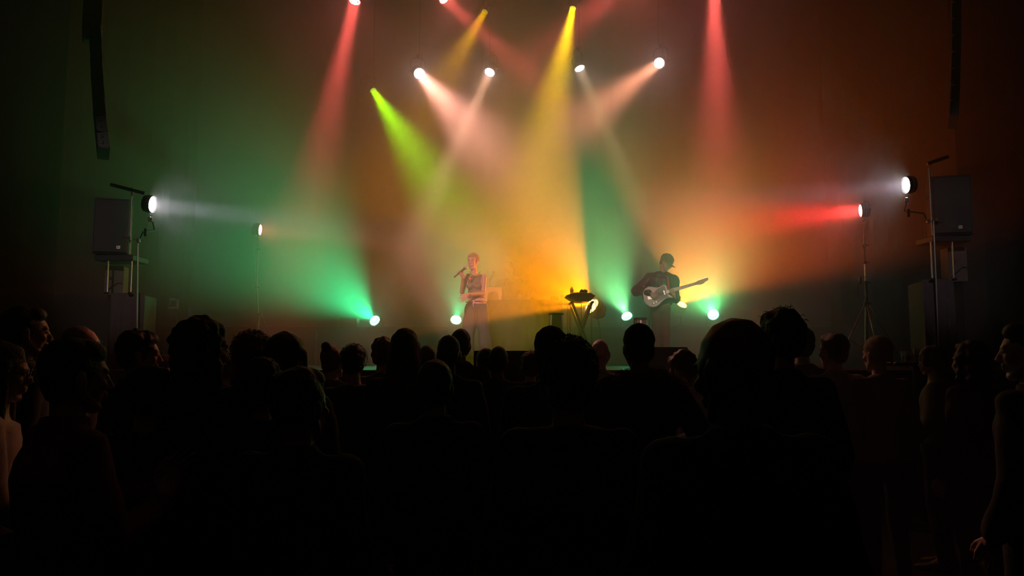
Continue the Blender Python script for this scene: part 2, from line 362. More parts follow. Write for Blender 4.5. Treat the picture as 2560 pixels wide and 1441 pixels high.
# ------------------------------------------------------------------ lamps
LC = {'green': (.25, 1, .55), 'red': (1, .16, .15), 'white': (1, .93, .95), 'yellow': (1, .85, .05), 'lime': (.55, 1, .05), 'orange': (1, .55, .1), 'pink': (1, .5, .5)}
def track(d, up=Vector((0, 0, 1))):
    """rotation whose +Z looks along d"""
    z = d.normalized(); x = up.cross(z)
    if x.length < 1e-4: x = Vector((1, 0, 0))
    x.normalize(); y = z.cross(x); return Matrix((x, y, z)).transposed()
def led_mat(kind, strength):
    return mat('led_' + kind, (0.02, 0.02, 0.02), 0.3, emit=LC[kind], estr=strength)
def lens_mat(kind, strength):
    return mat('lens_' + kind, (0.02, 0.02, 0.02), 0.3, emit=LC[kind], estr=strength)
def make_lamp(name, loc, d, r, tint, label, group=None, profile=False, mount='hang', drop=.35, core=30, rim=3, cat='stage light', dome=.34, shallow=False):
    """a fixture: open can, back cap, yoke, clamp or foot, lens plate and led cells"""
    base = empty(name, loc, 0, label, cat, group); Rm = track(d); L = .42 if profile else .26
    zf_ = .42 if shallow else 1.0
    ro = r * 1.10
    if profile:
        pr = [(r * 1.02, -.006), (ro * 1.06, .012), (ro * 1.10, -.03), (ro, -.06), (ro * .95, -.2), (ro * 1.5, -.22), (ro * 1.6, -.36), (ro * 1.1, -.42), (.012, -.425)]
    else:
        pr = [(r * 1.03, -.006), (ro, .014), (ro * 1.03, -.02), (ro * .98, -.10 * zf_), (ro * .8, -.2 * zf_), (ro * .5, -.255 * zf_), (.012, -.26 * zf_)]
    MB().lathe([(a, b) for a, b in pr], Rm=Rm, n=28, caps=True).obj('housing', METAL, base)
    MB().lathe([(.001, -.012), (r * .99, -.012), (r * .99, -.002), (r * .9, r * dome * .24 - .0015), (r * .7, r * dome * .56 - .001), (r * .4, r * dome * .85), (.001, r * dome)], Rm=Rm, n=28).obj('lens', lens_mat(tint, rim), base)
    if not profile:
        cells = [(0, 0)] + [(r * .36 * cos(a), r * .36 * sin(a)) for a in [2 * pi * k / 6 for k in range(6)]] + [(r * .74 * cos(a), r * .74 * sin(a)) for a in [2 * pi * (k + .5) / 12 for k in range(12)]]
        m_ = led_mat(tint, core); me = None
        for cx, cy_ in cells:
            if me is None: me = MB().lathe([(.001, .004), (r * .15, .003), (r * .17, -.001), (r * .17, -.003)], n=8).mesh('led_cell'); me.materials.append(m_)
            o = bpy.data.objects.new('led_cell', me); COL.objects.link(o); o.parent = base
            o.matrix_local = Matrix.Translation(Rm @ Vector((cx, cy_, r * dome * (1 - (cx * cx + cy_ * cy_) / (r * r))))) @ Rm.to_4x4()
    # cooling fins
    for k in range(3):
        z = (-.07 - .05 * k) * zf_ if not profile else -.25 - .035 * k
        MB().lathe([(ro * (1.62 if profile else .99 - .06 * k), z), (ro * (1.7 if profile else 1.08 - .06 * k), z - .006), (ro * (1.7 if profile else 1.08 - .06 * k), z - .014), (ro * (1.62 if profile else .97 - .06 * k), z - .02)], Rm=Rm, n=24, caps=False).obj('cooling_fin', METAL, base)
    side = Rm @ Vector((1, 0, 0)); mid = Rm @ Vector((0, 0, -L * .35)); q = ro * (1.55 if profile else 1.22)
    vdir = Vector((0, 0, 1)) if mount == 'hang' else Vector((0, 0, -1))
    yk = .20 + r * .6; w_ = side * q
    if mount in ('hang', 'foot', 'pole'):
        pts = [mid + w_, mid + w_ + vdir * yk * .75, mid + w_ * .7 + vdir * yk, mid - w_ * .7 + vdir * yk, mid - w_ + vdir * yk * .75, mid - w_]
        if mount == 'foot':
            yk = max(.05, drop); pts = [mid + w_, mid + w_ * 1.02 + vdir * yk * .9, mid + w_ * .85 + vdir * yk, mid - w_ * .85 + vdir * yk, mid - w_ * 1.02 + vdir * yk * .9, mid - w_]
        MB().tube(pts, .009, 6).obj('yoke', METAL, base)
        for s_ in (1, -1):
            MB().cap(mid + side * s_ * (ro * .9), mid + side * s_ * (q + .03), .012, n=8).obj('tilt_knob', METAL, base)
        if mount == 'hang':
            top = mid + vdir * yk
            MB().bbox(tuple(top + Vector((0, 0, .035))), (.05, .05, .07), .008).obj('clamp', METAL, base)
            MB().tube([mid + Rm @ Vector((0, 0, -L * .5)), mid + Vector((.05, .06, yk * .6)), top + Vector((.06, .04, .12))], .006, 6).obj('cable', RUBBER, base)
    return base

def put_light(key, parent_loc):
    s = LAMPS[key]; loc = parent_loc
    aim = s['aim_w'] if 'aim_w' in s else P(*s['aim']); d = (aim - loc).normalized(); Rm = track(d)
    o = None
    rgb = s['rgb']; e = max(rgb)
    if e > 0:
        if s['mode'] in ('beam',):
            l = bpy.data.lights.new('beam', 'AREA'); l.shape = 'DISK'; l.size = 2 * s['r'] * .96; l.spread = R(2 * s['half'])
        else:
            l = bpy.data.lights.new('beam', 'SPOT'); l.spot_size = R(2 * s['half']); l.spot_blend = s['blend']; l.shadow_soft_size = s['r'] * .6
        l.energy = e; l.color = tuple(c / e for c in rgb)
        o = bpy.data.objects.new('beam', l); COL.objects.link(o)
        o.matrix_world = Matrix.Translation(loc + d * (.36 * s['r'] + .01)) @ (Rm @ Matrix.Rotation(pi, 3, 'X')).to_4x4()
        o['key'] = key; o['sub'] = 'beam'
    rgb = s['spill']; e = max(rgb)
    if e > 0:
        l = bpy.data.lights.new('spill', 'SPOT'); l.spot_size = R(160); l.spot_blend = 1.0; l.shadow_soft_size = s['r']
        l.energy = e; l.color = tuple(c / e for c in rgb)
        o = bpy.data.objects.new('spill', l); COL.objects.link(o)
        o.matrix_world = Matrix.Translation(loc + d * (.4 * s['r'] + .02)) @ (Rm @ Matrix.Rotation(pi, 3, 'X')).to_4x4()
        o['key'] = key; o['sub'] = 'spill'

LAB = {
 'red_far_left': ('red stage light at the top of the frame, leftmost of the hanging lamps', 'red', False, 'hang'),
 'red_left': ('red lamp at the top edge shining down right, above the left white pair', 'red', False, 'hang'),
 'red_right': ('red stage light above the frame whose beam slants down left past the tall yellow beam', 'red', False, 'hang'),
 'red_far_right': ('red stage light at the top edge shining straight down on the right half', 'red', False, 'hang'),
 'yellow_left': ('small dim yellow spotlight above the left white pair, shining down left', 'yellow', True, 'hang'),
 'yellow_right': ('small bright yellow spotlight with a tall golden beam straight over the table', 'yellow', True, 'hang'),
 'lime': ('small lime green spotlight left of the white lamps, beam slanting down right', 'lime', True, 'hang'),
 'white_outer_left': ('round white stage light, outermost left of the four white hanging lamps', 'white', False, 'hang'),
 'white_inner_left': ('tilted white stage light, second from left of the four white hanging lamps', 'white', False, 'hang'),
 'white_inner_right': ('tilted white stage light just right of the tall yellow beam', 'white', False, 'hang'),
 'white_outer_right': ('round white stage light, outermost right of the four white hanging lamps', 'white', False, 'hang'),
 'floor_green_far_left': ('green floor lamp on the riser far left of the singer', 'green', False, 'foot'),
 'floor_green_left': ('green floor lamp on the riser close behind the singer', 'green', False, 'foot'),
 'floor_green_right': ('green floor lamp on the riser between the table and the guitarist', 'green', False, 'foot'),
 'floor_green_far_right': ('green floor lamp on the riser right of the guitarist', 'green', False, 'foot'),
 'orange_table': ('orange lamp on a short stand beside the right end of the table', 'orange', False, 'stub'),
 'orange_guitar': ('orange lamp low behind the guitar neck, right of the guitarist', 'orange', False, 'stub'),
 'red_stand_right': ('red stage light on top of the right tripod stand', 'red', False, 'pole'),
 'white_tower_right': ('white stage light clamped to the pole of the right loudspeaker tower', 'white', False, 'arm'),
 'white_tower_left': ('white stage light clamped to the pole of the left loudspeaker tower', 'white', False, 'arm'),
 'red_stand_left': ('red stage light on top of the thin left tripod stand', 'red', False, 'pole'),
}
LLOC = {}
for key, s in LAMPS.items():
    if s['mode'] == 'house': continue
    loc = P(*s['at']); LLOC[key] = loc; d = (P(*s['aim']) - loc).normalized()
    lab, tint, prof, mount = LAB[key]
    r_ = s['r']; foot = 0
    if mount == 'foot': foot = loc.z - RZ - .006
    core = 40 if tint in ('white', 'green') else 14
    rim = {'white': 6, 'green': 12, 'red': 2.2, 'orange': 12}.get(tint, 1.0)
    if tint == 'orange': core = 40
    if 'stand' in key: core, rim = 5, 1.7
    if key in ('red_far_left', 'red_left'): core = 60
    if key == 'yellow_left': LC['dim_yellow'] = (1, .72, .0); tint = 'dim_yellow'; rim = .9
    if key == 'yellow_right': rim = 3.0
    if key == 'lime': rim = 1.6
    mk = 'foot' if mount == 'foot' else ('hang' if mount == 'hang' else 'none')
    base = make_lamp('spotlight' if prof else ('floor_lamp' if mount in ('foot', 'stub') else 'stage_light'), loc, d, r_, tint, lab,
                     {'foot': 'green floor lamps on the riser'}.get(mount) or ('white lamps on the hanging bar' if key.startswith('white_') and mount == 'hang' else None), prof, mk, foot, core, rim, dome=.34 if mount in ('foot', 'stub') else (.02 if mount in ('pole', 'arm') else .12), shallow=mount in ('pole', 'arm'))
    if mount == 'foot':
        for sx in (1, -1): MB().bbox((sx * r_ * .9, -.0, -foot - r_ * .0 + .003), (.03, .2, .012), .003).obj('foot', METAL, base, smooth=False)
    if mount == 'stub':
        zf = (STAGE_Z if key == 'orange_table' else RZ) - loc.z
        MB().cap((0, .08, zf + .02), (0, .08, -.09), .014, .012, n=10, round_=False).obj('pole', METAL, base)
        MB().lathe([(.14, zf + .004), (.14, zf + .012), (.03, zf + .03), (.02, zf + .05)], c=(0, .08, 0), n=20).obj('base_plate', METAL, base)
    put_light(key, loc)
# house light on the performers, and unseen spots added to brighten the loudspeaker towers
for key, lab in (('house_singer', 'spotlight high behind the audience on the left aimed at the singer'), ('house_guitar', 'spotlight high behind the audience in the middle aimed at the guitarist'),
                 ('added_fill_left', 'unseen fill spot added behind the audience to brighten the left loudspeaker tower'), ('added_fill_right', 'unseen fill spot added behind the audience to brighten the right loudspeaker tower')):
    hl = LAMPS[key]; hloc = Vector(hl['at']); make_lamp('unseen_spot', hloc, (P(*hl['aim']) - hloc).normalized(), .10, 'pink', lab, None, True, 'hang')
    put_light(key, hloc)
MB().tube([(-8, -4.5, 8.04), (8, -4.5, 8.04)], .025, 10).obj('front_bar', METAL).update_tag()
tagit(bpy.data.objects['front_bar'], 'black lighting bar across the hall high behind the audience', 'lighting bar')

# bars that carry the hanging lamps
def bar(y, z, x0, x1, label):
    e = empty('lighting_bar', ((x0 + x1) / 2, y, z), 0, label, 'lighting bar')
    h = (x1 - x0) / 2
    MB().tube([(-h, 0, 0), (h, 0, 0)], .024, 10).obj('pipe', METAL, e)
    for sx in (-.8, 0, .8):
        MB().cap((sx * h, 0, .02), (sx * h, 0, HZ - z), .004, n=6, round_=False).obj('cable', RUBBER, e)
    return e
zt = P(1280, -46, 12.66).z
bar(12.66, zt + .02, -4.5, 4.8, 'black lighting bar that carries the four white lamps')
zt2 = P(1432, -60, 12.46).z
bar(12.46, zt2 + .02, -5.0, 5.0, 'black lighting bar that carries the small yellow spotlights')
zt3 = max(LLOC[k].z for k in LLOC if k.startswith('red_') and 'stand' not in k) + .50
bar(11.8, zt3 + .02, -5.2, 5.2, 'black lighting bar that carries the red lamps, nearest of the bars')
for key in LAMPS:
    if key not in LLOC or LAB[key][3] != 'hang': continue
    l = LLOC[key]; zb = zt + .02 if key.startswith('white') else (zt3 + .02 if key.startswith('red') else zt2 + .02)
    yk = .20 + LAMPS[key]['r'] * .6 + .07
    if zb - (l.z + yk) > .03:
        b = [o for o in COL.objects if o.type == 'EMPTY' and (o.location - l).length < 1e-4][0]
        MB().cap((0, 0, yk - .03), (0, 0, zb - l.z), .0065, n=8, round_=False).obj('drop_rod', METAL, b)

# ------------------------------------------------------------------ loudspeaker towers
def pix(px, py, D, base): return tuple(P(px, py, D) - base.location)
def tower(sx):
    s_ = 'left' if sx < 0 else 'right'
    def X(a, b): return a if sx < 0 else b                          # pixel of the left or right one
    D = 9.0
    # sub stack with its drape
    p = P(X(302, 2362), X(735, 700), D); wd = X(74, 66) * D / F
    e = empty('subwoofer_stack', (p.x, D + .35, STAGE_Z), R(X(12, -12)), f'tall dark loudspeaker stack under a loose cloth at the {s_} edge of the stage', 'loudspeaker', 'cloth covered stacks at the stage edges')
    hgt = p.z - STAGE_Z
    MB().bbox((0, 0, hgt / 2), (wd, .6, hgt), .012).obj('cabinet', CABINET, e, smooth=False)
    # cloth draped over the front: a folded sheet
    n = 22; v = []; f = []; hw = wd / 2 + .015; rows = 12
    for k in range(rows):
        z = hgt + .012 - (hgt - .03) * k / (rows - 1)
        for i in range(n + 1):
            t = i / n; x = -hw + 2 * hw * t; amp = .004 + .02 * (k / (rows - 1))
            v.append((x, -.315 - amp * (1 + sin(t * 19 + k * .13 + sx)), z))
    for k in range(rows - 1):
        for i in range(n): f.append((k * (n + 1) + i, (k + 1) * (n + 1) + i, (k + 1) * (n + 1) + i + 1, k * (n + 1) + i + 1))
    o = MB().add(v, f).obj('cloth', DRAPE, e); so = o.modifiers.new('t', 'SOLIDIFY'); so.thickness = .006
    # frame: shelf on two chrome poles above the stack
    shelf = P(X(288, 2376), X(645, 597), D)
    t = empty('speaker_frame', (shelf.x, D + .2, STAGE_Z), 0, f'frame of chrome poles and a dark shelf holding up the {s_} loudspeaker', 'stand')
    zs = shelf.z - STAGE_Z; zt_ = hgt
    MB().bbox((X(-.01, .01), -.02, zs), (.47, .40, .075), .01).obj('shelf', CABINET, t, smooth=False)
    for a in (X(268, 2332), X(327, 2386)):
        q = P(a, 700, D)
        MB().cap((q.x - shelf.x, -.2, zt_ + .006), (q.x - shelf.x, -.2, zs - .04), .012, n=12, round_=False).obj('pole', CHROME, t)
        MB().lathe([(.03, zt_ - .004), (.03, zt_ + .008), (.018, zt_ + .02)], c=(q.x - shelf.x, -.2, 0), n=14).obj('pole_socket', METAL, t)
    q = P(X(327, 2329), 560, D)
    MB().cap((q.x - shelf.x, -.2, zs + .04), (q.x - shelf.x, -.2, P(0, X(470, 420), D).z - STAGE_Z), .012, n=12, round_=False).obj('pole', GREYM, t)
    b0 = P(X(277, 2318), X(462, 410), D); b1 = P(X(363, 2370), X(484, 392), D)
    MB().tube([(b0.x - shelf.x, -.2, b0.z - STAGE_Z), (b1.x - shelf.x, -.2, b1.z - STAGE_Z)], .022, 8).obj('top_bar', METAL, t)
    # side pole that carries the lamp
    lx = LLOC['white_tower_left' if sx < 0 else 'white_tower_right']
    qa = P(X(348, 2341), 840, D); qb = P(X(347, 2330), X(640, 560), D)
    MB().cap((qa.x - shelf.x, -.235, .01), (qb.x - shelf.x, -.235, P(0, X(602, 552), D).z - STAGE_Z), .0095, n=10, round_=False).obj('side_pole', GREYM, t)
    MB().lathe([(.10, .0), (.10, .01), (.02, .02)], c=(qa.x - shelf.x, -.235, 0), n=16).obj('pole_foot', METAL, t)
    # clamps with wing handles
    for cx_, cy_ in ((X(330, 2338), X(598, 551)), (X(352, 2314), X(603, 556))):
        q = P(cx_, cy_, D); c = Vector((q.x - shelf.x, -.255, q.z - STAGE_Z))
        MB().bbox(tuple(c), (.035, .05, .05), .006).obj('clamp', GREYM, t)
        MB().cap(c + Vector((-.07, -.03, .004)), c + Vector((.07, -.03, -.002)), .004, n=6).obj('clamp_handle', GREYM, t)
    # arm from pole to the lamp: crooked bracket
    c = Vector((P(X(352, 2314), X(603, 556), D).x - shelf.x, -.235, P(0, X(603, 556), D).z - STAGE_Z))
    L = lx - t.location
    MB().tube([c, c + Vector((X(.05, -.05), -.02, .10)), Vector((L.x + X(-.02, .03), L.y + .13, L.z - .30)), Vector((L.x + X(-.03, .05), L.y + .06, L.z - .13))], .010, 8).obj('lamp_arm', METAL, t)
    MB().bbox((L.x + X(0.02, -0.04), -.26, L.z - .20), (.05, .05, .06), .008).obj('knob', GREYM, t)
    MB().bbox((L.x + X(-.04, -.02), -.25, L.z - .36), (.03, .03, .10), .006).obj('bracket', METAL, t)
    # loudspeaker on the shelf, tilted down a little
    c = P(X(268, 2388), X(563, 507), D)
    w2, h2 = X(82, 92) * D / F, X(142, 152) * D / F
    k = empty('loudspeaker', (c.x, D + .18, shelf.z + .047), R(X(16, -14)), f'black loudspeaker with a small square badge standing on the {s_} frame', 'loudspeaker', 'loudspeakers on the frames')
    MB().poly([(-w2 / 2, -.20), (w2 / 2, -.20), (w2 * .40, .2), (-w2 * .40, .2)], 0, h2, .012).obj('cabinet', CABINET, k, smooth=False)
    MB().bbox((0, -.208, h2 / 2), (w2 * .94, .022, h2 * .95), .008).obj('grille', GRILLE, k, smooth=False)
    bd = MB().bbox((w2 * .24 if sx < 0 else w2 * .16, -.221, h2 * .12), (.045, .006, .042), .004).obj('badge', BADGE, k, smooth=False)
    MB().box((w2 * .24 if sx < 0 else w2 * .16, -.2245, h2 * .12), (.024, .002, .006)).box((w2 * .24 - .008 if sx < 0 else w2 * .16 - .008, -.2245, h2 * .12 + .005), (.006, .002, .02)).obj('badge_mark', BLACK, k, smooth=False)
    for zz in (.3, .7): MB().bbox((X(1, -1) * w2 * .46, 0, h2 * zz), (.02, .12, .03), .004).obj('handle', METAL, k, smooth=False)
    # light coloured wedge monitor standing behind the poles
    m = empty('monitor_wedge', (P(X(303, 2372), 690, D + .45).x, D + .34, STAGE_Z + hgt + .0), R(X(8, -8)), f'pale worn slanted speaker standing between the chrome poles of the {s_} frame', 'loudspeaker')
    mh = (zs - zt_) - .07
    MB().poly([(-.10, -.10), (.12, -.10), (.10, .12), (-.10, .12)], 0, mh, .01).obj('cabinet', mat('worn_board', (.16, .12, .11), .8, noise_amt=.4, nscale=9), m, smooth=False)
    MB().cap((-.03, -.106, mh * .6), (-.03, -.11, mh * .55), .012, n=8).obj('socket', BLACK, m)
    MB().tube([(-.08, -.112, mh * .12), (0, -.125, mh * .3), (.06, -.115, mh * .42), (.11, -.11, mh * .4)], .005, 6).obj('cable', RUBBER, m)
    return t
tower(-1); tower(1)

# ------------------------------------------------------------------ line arrays hanging left and right
def line_array(sx):
    s_ = 'left' if sx < 0 else 'right'; D = 8.2
    pts = [(236, -30), (237, 60), (239, 108), (241, 152), (243, 196), (246, 240), (249, 284), (253, 326), (257, 366)] if sx < 0 else [(2389, -70), (2389, -28), (2389, 10), (2389, 50), (2389, 90), (2389, 131), (2388, 171), (2387, 211), (2386, 251), (2384, 288)]
    e = empty('line_array', P(pts[0][0], pts[0][1], D), 0, f'curved column of dark hanging loudspeakers high at the {s_} of the stage', 'loudspeaker')
    if sx < 0:
        c = P(238, 40, D) - e.location; MB().bbox((0.0, .15, -.32), (.20, .5, .42), .012).obj('top_cabinet', CABINET, e, smooth=False)
        pts = [p for p in pts if p[1] > 70]
    e.rotation_euler = (0, 0, R(-29.5 * sx)); Yi = Matrix.Rotation(-e.rotation_euler[2], 3, 'Z')
    for i, (px, py) in enumerate(pts):
        c = P(px, py, D) - e.location; nx = P(*(pts[i + 1] if i + 1 < len(pts) else (2 * px - pts[i - 1][0], 2 * py - pts[i - 1][1])), D) - e.location
        h = (nx - c).length; an = math.atan2(nx.x - c.x, -(nx.z - c.z)); tilt = Matrix.Rotation(-an, 3, 'Y')
        hh = h * .49; wd = .058 if sx < 0 else .046; c = Yi @ c
        # wedge shaped cabinet, its side turned to the hall
        k = MB().poly([(-wd, -hh * .86), (wd, -hh), (wd, hh), (-wd, hh * .86)], -.30, .30, .008, M=(tilt @ Matrix.Rotation(-pi / 2, 3, 'X')).to_4x4() if False else (tilt @ Matrix.Rotation(pi / 2, 3, 'X')).to_4x4())
        o = k.obj('array_cabinet', CABINET, e, smooth=False); o.location = c
        for zz in (-.35, .35):
            q = MB().ell(tuple(tilt @ Vector((-.01, -.302, zz * h * .5))), (.018, .006, .018), n=1).obj('rigging_hole', BLACK, e); q.location = c
        q = MB().bbox(tuple(tilt @ Vector((0, -.304, -h * .48))), (wd * 1.4, .01, .012), .003).obj('rigging_bar', BLACK, e, smooth=False); q.location = c
    MB().cap((0, 0, .05), (0, 0, HZ - e.location.z), .006, n=6, round_=False).obj('chain', METAL, e)
line_array(-1); line_array(1)

# ------------------------------------------------------------------ tripod stands
def tripod(key, D, ax, top, mid, hub, legs, bottom, label, fat):
    """ax: list of pole pixels from the top down"""
    b = P(*bottom, D); e = empty('lighting_stand', (b.x, D + .08, STAGE_Z), 0, label, 'stand')
    def q(p, dd=0): v = P(p[0], p[1], D) - b; return Vector((v.x, dd, P(p[0], p[1], D).z - STAGE_Z))
    n = len(ax)
    for i in range(n - 1):
        MB().cap(q(ax[i]), q(ax[i + 1]), fat * (.6 + .25 * i), n=12, round_=False).obj('pole', [GREYM, METAL, CHROME, METAL][i % 4] if fat > .01 else GREYM, e)
        if i: MB().lathe([(fat * 1.2, -.02), (fat * 1.9, -.012), (fat * 1.9, .012), (fat * 1.2, .02)], c=tuple(q(ax[i])), n=14).obj('collar', METAL, e)
        if i: MB().cap(q(ax[i]), q(ax[i]) + Vector((.045, -.03, 0)), .006, n=6).obj('knob', METAL, e)
    h = q(hub); MB().lathe([(fat * 1.4, -.03), (fat * 2.6, -.02), (fat * 2.6, .02), (fat * 1.4, .03)], c=tuple(h), n=14).obj('hub', METAL, e)
    for lx, dy in legs:
        ft = Vector((lx, dy, .012)); MB().cap(h + Vector((lx * .05, dy * .05, 0)), ft, fat * .8, n=8).obj('leg', GREYM, e)
        MB().ell(tuple(ft), (.018, .018, .012), n=1).obj('rubber_foot', RUBBER, e)
        m_ = h.lerp(ft, .55); MB().cap(Vector((0, 0, h.z * .28)), m_, fat * .5, n=6).obj('brace', GREYM, e)
    L = LLOC[key] - e.location; s = track((P(*LAMPS[key]['aim']) - LLOC[key]).normalized()) @ Vector((1, 0, 0)); r_ = LAMPS[key]['r'] * 1.25
    t_ = q(ax[0]); bk = track((P(*LAMPS[key]['aim']) - LLOC[key]).normalized()) @ Vector((0, 0, -.09))
    MB().tube([L + bk + s * r_, L + bk * .8 + s * r_ * 1.02 + Vector((0, 0, -r_ * .9)), t_ + Vector((0, 0, .02)), L + bk * .8 - s * r_ * 1.02 + Vector((0, 0, -r_ * .9)), L + bk - s * r_], .007, 6).obj('yoke', METAL, e)
    return e, q
e, q = tripod('red_stand_right', 9.6, [(2165, 556), (2168, 612), (2170, 655), (2172, 705), (2174, 758), (2173, 860)], 0, 0, (2173, 760), [(-.42, -.05), (.58, .1), (-.02, -.45)], (2173, 925), 'tall chrome tripod lighting stand at the right of the stage', .013)
MB().bbox(tuple(q((2156, 700), -.02)), (.03, .03, .09), .005).obj('clamp', METAL, e)
MB().tube([q((2170, 690), -.02), q((2156, 692), -.03), q((2150, 715), -.03), q((2153, 740), 0)], .004, 6).obj('cable', RUBBER, e)
e, q = tripod('red_stand_left', 11.0, [(641, 604), (640, 622), (637, 718), (641, 785), (643, 860)], 0, 0, (646, 787), [(.36, -.05), (-.3, .12), (.0, -.35)], (643, 905), 'thin pale tripod lighting stand in the green haze at the left of the stage', .009)
MB().bbox(tuple(q((637, 720), -.01)), (.05, .03, .025), .004).obj('clamp', CHROME, e)
MB().tube([q((636, 625), -.01), q((634, 660), -.012), q((634, 700), -.012), q((637, 722), -.012)], .0035, 6).obj('cable', GREYM, e)

# small pale framed box on a dark post, left wing
p = P(433, 760, 11.2); e = empty('sign_post', (p.x, 11.2, STAGE_Z), 0, 'small pale framed box sign on a dark post in the left wing', 'sign')
hz_ = p.z - STAGE_Z; fw, fh = .145, .165
for c, s_ in (((0, 0, hz_ + fh / 2 - .015), (fw * .62, .05, .026)), ((0, 0, hz_ - fh / 2 + .018), (fw, .05, .036)), ((fw / 2 - .01, 0, hz_), (.022, .05, fh * .8))):
    MB().bbox(c, s_, .003).obj('frame', mat('dim_white', (.5, .44, .45), .5), e, smooth=False)
MB().box((0, .025, hz_), (fw * .98, .02, fh * .96)).obj('back_panel', mat('dark_teal', (.03, .05, .045), .5), e, smooth=False)
MB().tube([(-.07, -.02, hz_ - .01), (-.045, -.02, hz_ - .01), (-.02, -.02, hz_ + .06)], .006, 6).obj('bent_rod', mat('dim_white', (.5, .44, .45)), e)
MB().bbox((0.0, .03, (hz_ - fh / 2) / 2), (.10, .06, hz_ - fh / 2), .005).obj('post', mat('green_lit_dark', (.02, .035, .03), .6), e, smooth=False)  # green light on the dark post put into its colour
MB().bbox((0.0, .03, .012), (.26, .2, .024), .005).obj('base', METAL, e, smooth=False)

# ------------------------------------------------------------------ the table and what stands on it
TD = 11.5
ty = P(1300, 750, TD); x0, x1 = P(1216, 750, TD).x, P(1436, 750, TD).x; TZ = ty.z
tb = empty('table', ((x0 + x1) / 2, TD + .3, STAGE_Z), 0, 'long narrow table under a dark floor length cloth behind the singer', 'table')
tw = x1 - x0; th = TZ - STAGE_Z
MB().bbox((0, 0, th - .02), (tw, .66, .035), .008).obj('table_top', mat('table_board', (.10, .07, .05), .5), tb, smooth=False)
for sx in (-1, 1):
    for sy in (-1, 1):
        MB().cap((sx * (tw / 2 - .06), sy * .26, 0.0), (sx * (tw / 2 - .06), sy * .26, th - .035), .015, n=10, round_=False).obj('leg', METAL, tb)
n = 90; v = []; f = []; rows = 8
for k in range(rows):
    z = th - .004 - (th - .25) * k / (rows - 1)
    for i in range(n + 1):
        t = i / n; am = .004 + .03 * k / (rows - 1)
        v.append((-tw / 2 + tw * t * .86, -.345 - am * (1 + sin(t * 44 + .9 * sin(t * 9))), z))
for k in range(rows - 1):
    for i in range(n): f.append((k * (n + 1) + i, (k + 1) * (n + 1) + i, (k + 1) * (n + 1) + i + 1, k * (n + 1) + i + 1))
o = MB().add(v, f).obj('cloth', mat('black_cloth', (.02, .02, .02), .9), tb); so = o.modifiers.new('t', 'SOLIDIFY'); so.thickness = .006

def on_table(px, dy=0.0): p = P(px, 750, TD); return Vector((p.x, TD + .1 + dy, TZ + .001))
# laptop, its lid turned to the audience
lp = empty('laptop', on_table(1229, .06), R(4), 'silver laptop seen from behind its lid on the left end of the table', 'laptop')
MB().bbox((0, .12, .008), (.32, .23, .016), .004).obj('base', SILVER, lp, smooth=False)
Rl = Matrix.Rotation(R(-12), 3, 'X')
lid = MB().bbox((0, 0, .112), (.32, .007, .222), .003).obj('lid', mat('lid_warm_lit', (.78, .46, .30), .5, metal=.1), lp, smooth=False); lid.rotation_euler = (R(-14), 0, 0)  # warm light falling on the lid put into its orange colour
MB().ell((0, -.0045, .118), (.014, .001, .016), n=2).ell((.004, -.0045, .138), (.003, .001, .006), n=1).obj('lid_emblem', mat('emblem', (.12, .09, .08), .4), lid)
MB().box((0, .12, .0165), (.28, .11, .002)).obj('keyboard', BLACK, lp, smooth=False)
# bottles
WATER = bpy.data.materials.new('clear_plastic'); WATER.use_nodes = True; nt = WATER.node_tree; b_ = nt.nodes['Principled BSDF']
b_.inputs['Base Color'].default_value = (.95, .93, .9, 1); b_.inputs['Roughness'].default_value = .08; b_.inputs['Transmission Weight'].default_value = .7
tl = nt.nodes.new('ShaderNodeBsdfTranslucent'); tl.inputs['Color'].default_value = (.95, .93, .9, 1); mxs = nt.nodes.new('ShaderNodeMixShader'); mxs.inputs[0].default_value = .5
nt.links.new(b_.outputs[0], mxs.inputs[1]); nt.links.new(tl.outputs[0], mxs.inputs[2]); nt.links.new(mxs.outputs[0], nt.nodes['Material Output'].inputs['Surface'])
def bottle(px, label, h=.215, r=.031, dy=0.0, lit=False, D_=None):
    b = empty('water_bottle', on_table(px, dy), 0, label, 'bottle', 'water bottles on the table')
    MB().lathe([(r * .7, 0), (r, .012), (r, h * .2), (r * .93, h * .24), (r, h * .28), (r, h * .55), (r * .93, h * .59), (r, h * .63), (r * .95, h * .72), (r * .45, h * .86), (r * .42, h * .93)], n=20).obj('body', WATER, b)
    MB().lathe([(r * .46, h * .925), (r * .48, h * .93), (r * .48, h * .995), (r * .4, h)], n=16).obj('cap', mat('bottle_cap', (.75, .75, .78), .4), b)
    MB().lathe([(r * 1.015, h * .30), (r * 1.02, h * .31), (r * 1.02, h * .53), (r * 1.015, h * .54)], n=20, caps=False).obj('label', mat('bottle_label', (.55, .40, .35), .5), b)
    return b
bottle(1324, 'water bottle standing alone near the middle of the table', .175, .029, -.03)
bottle(1407, 'brightly backlit small water bottle left of the black gear on the table end', .135, .034, -.02)
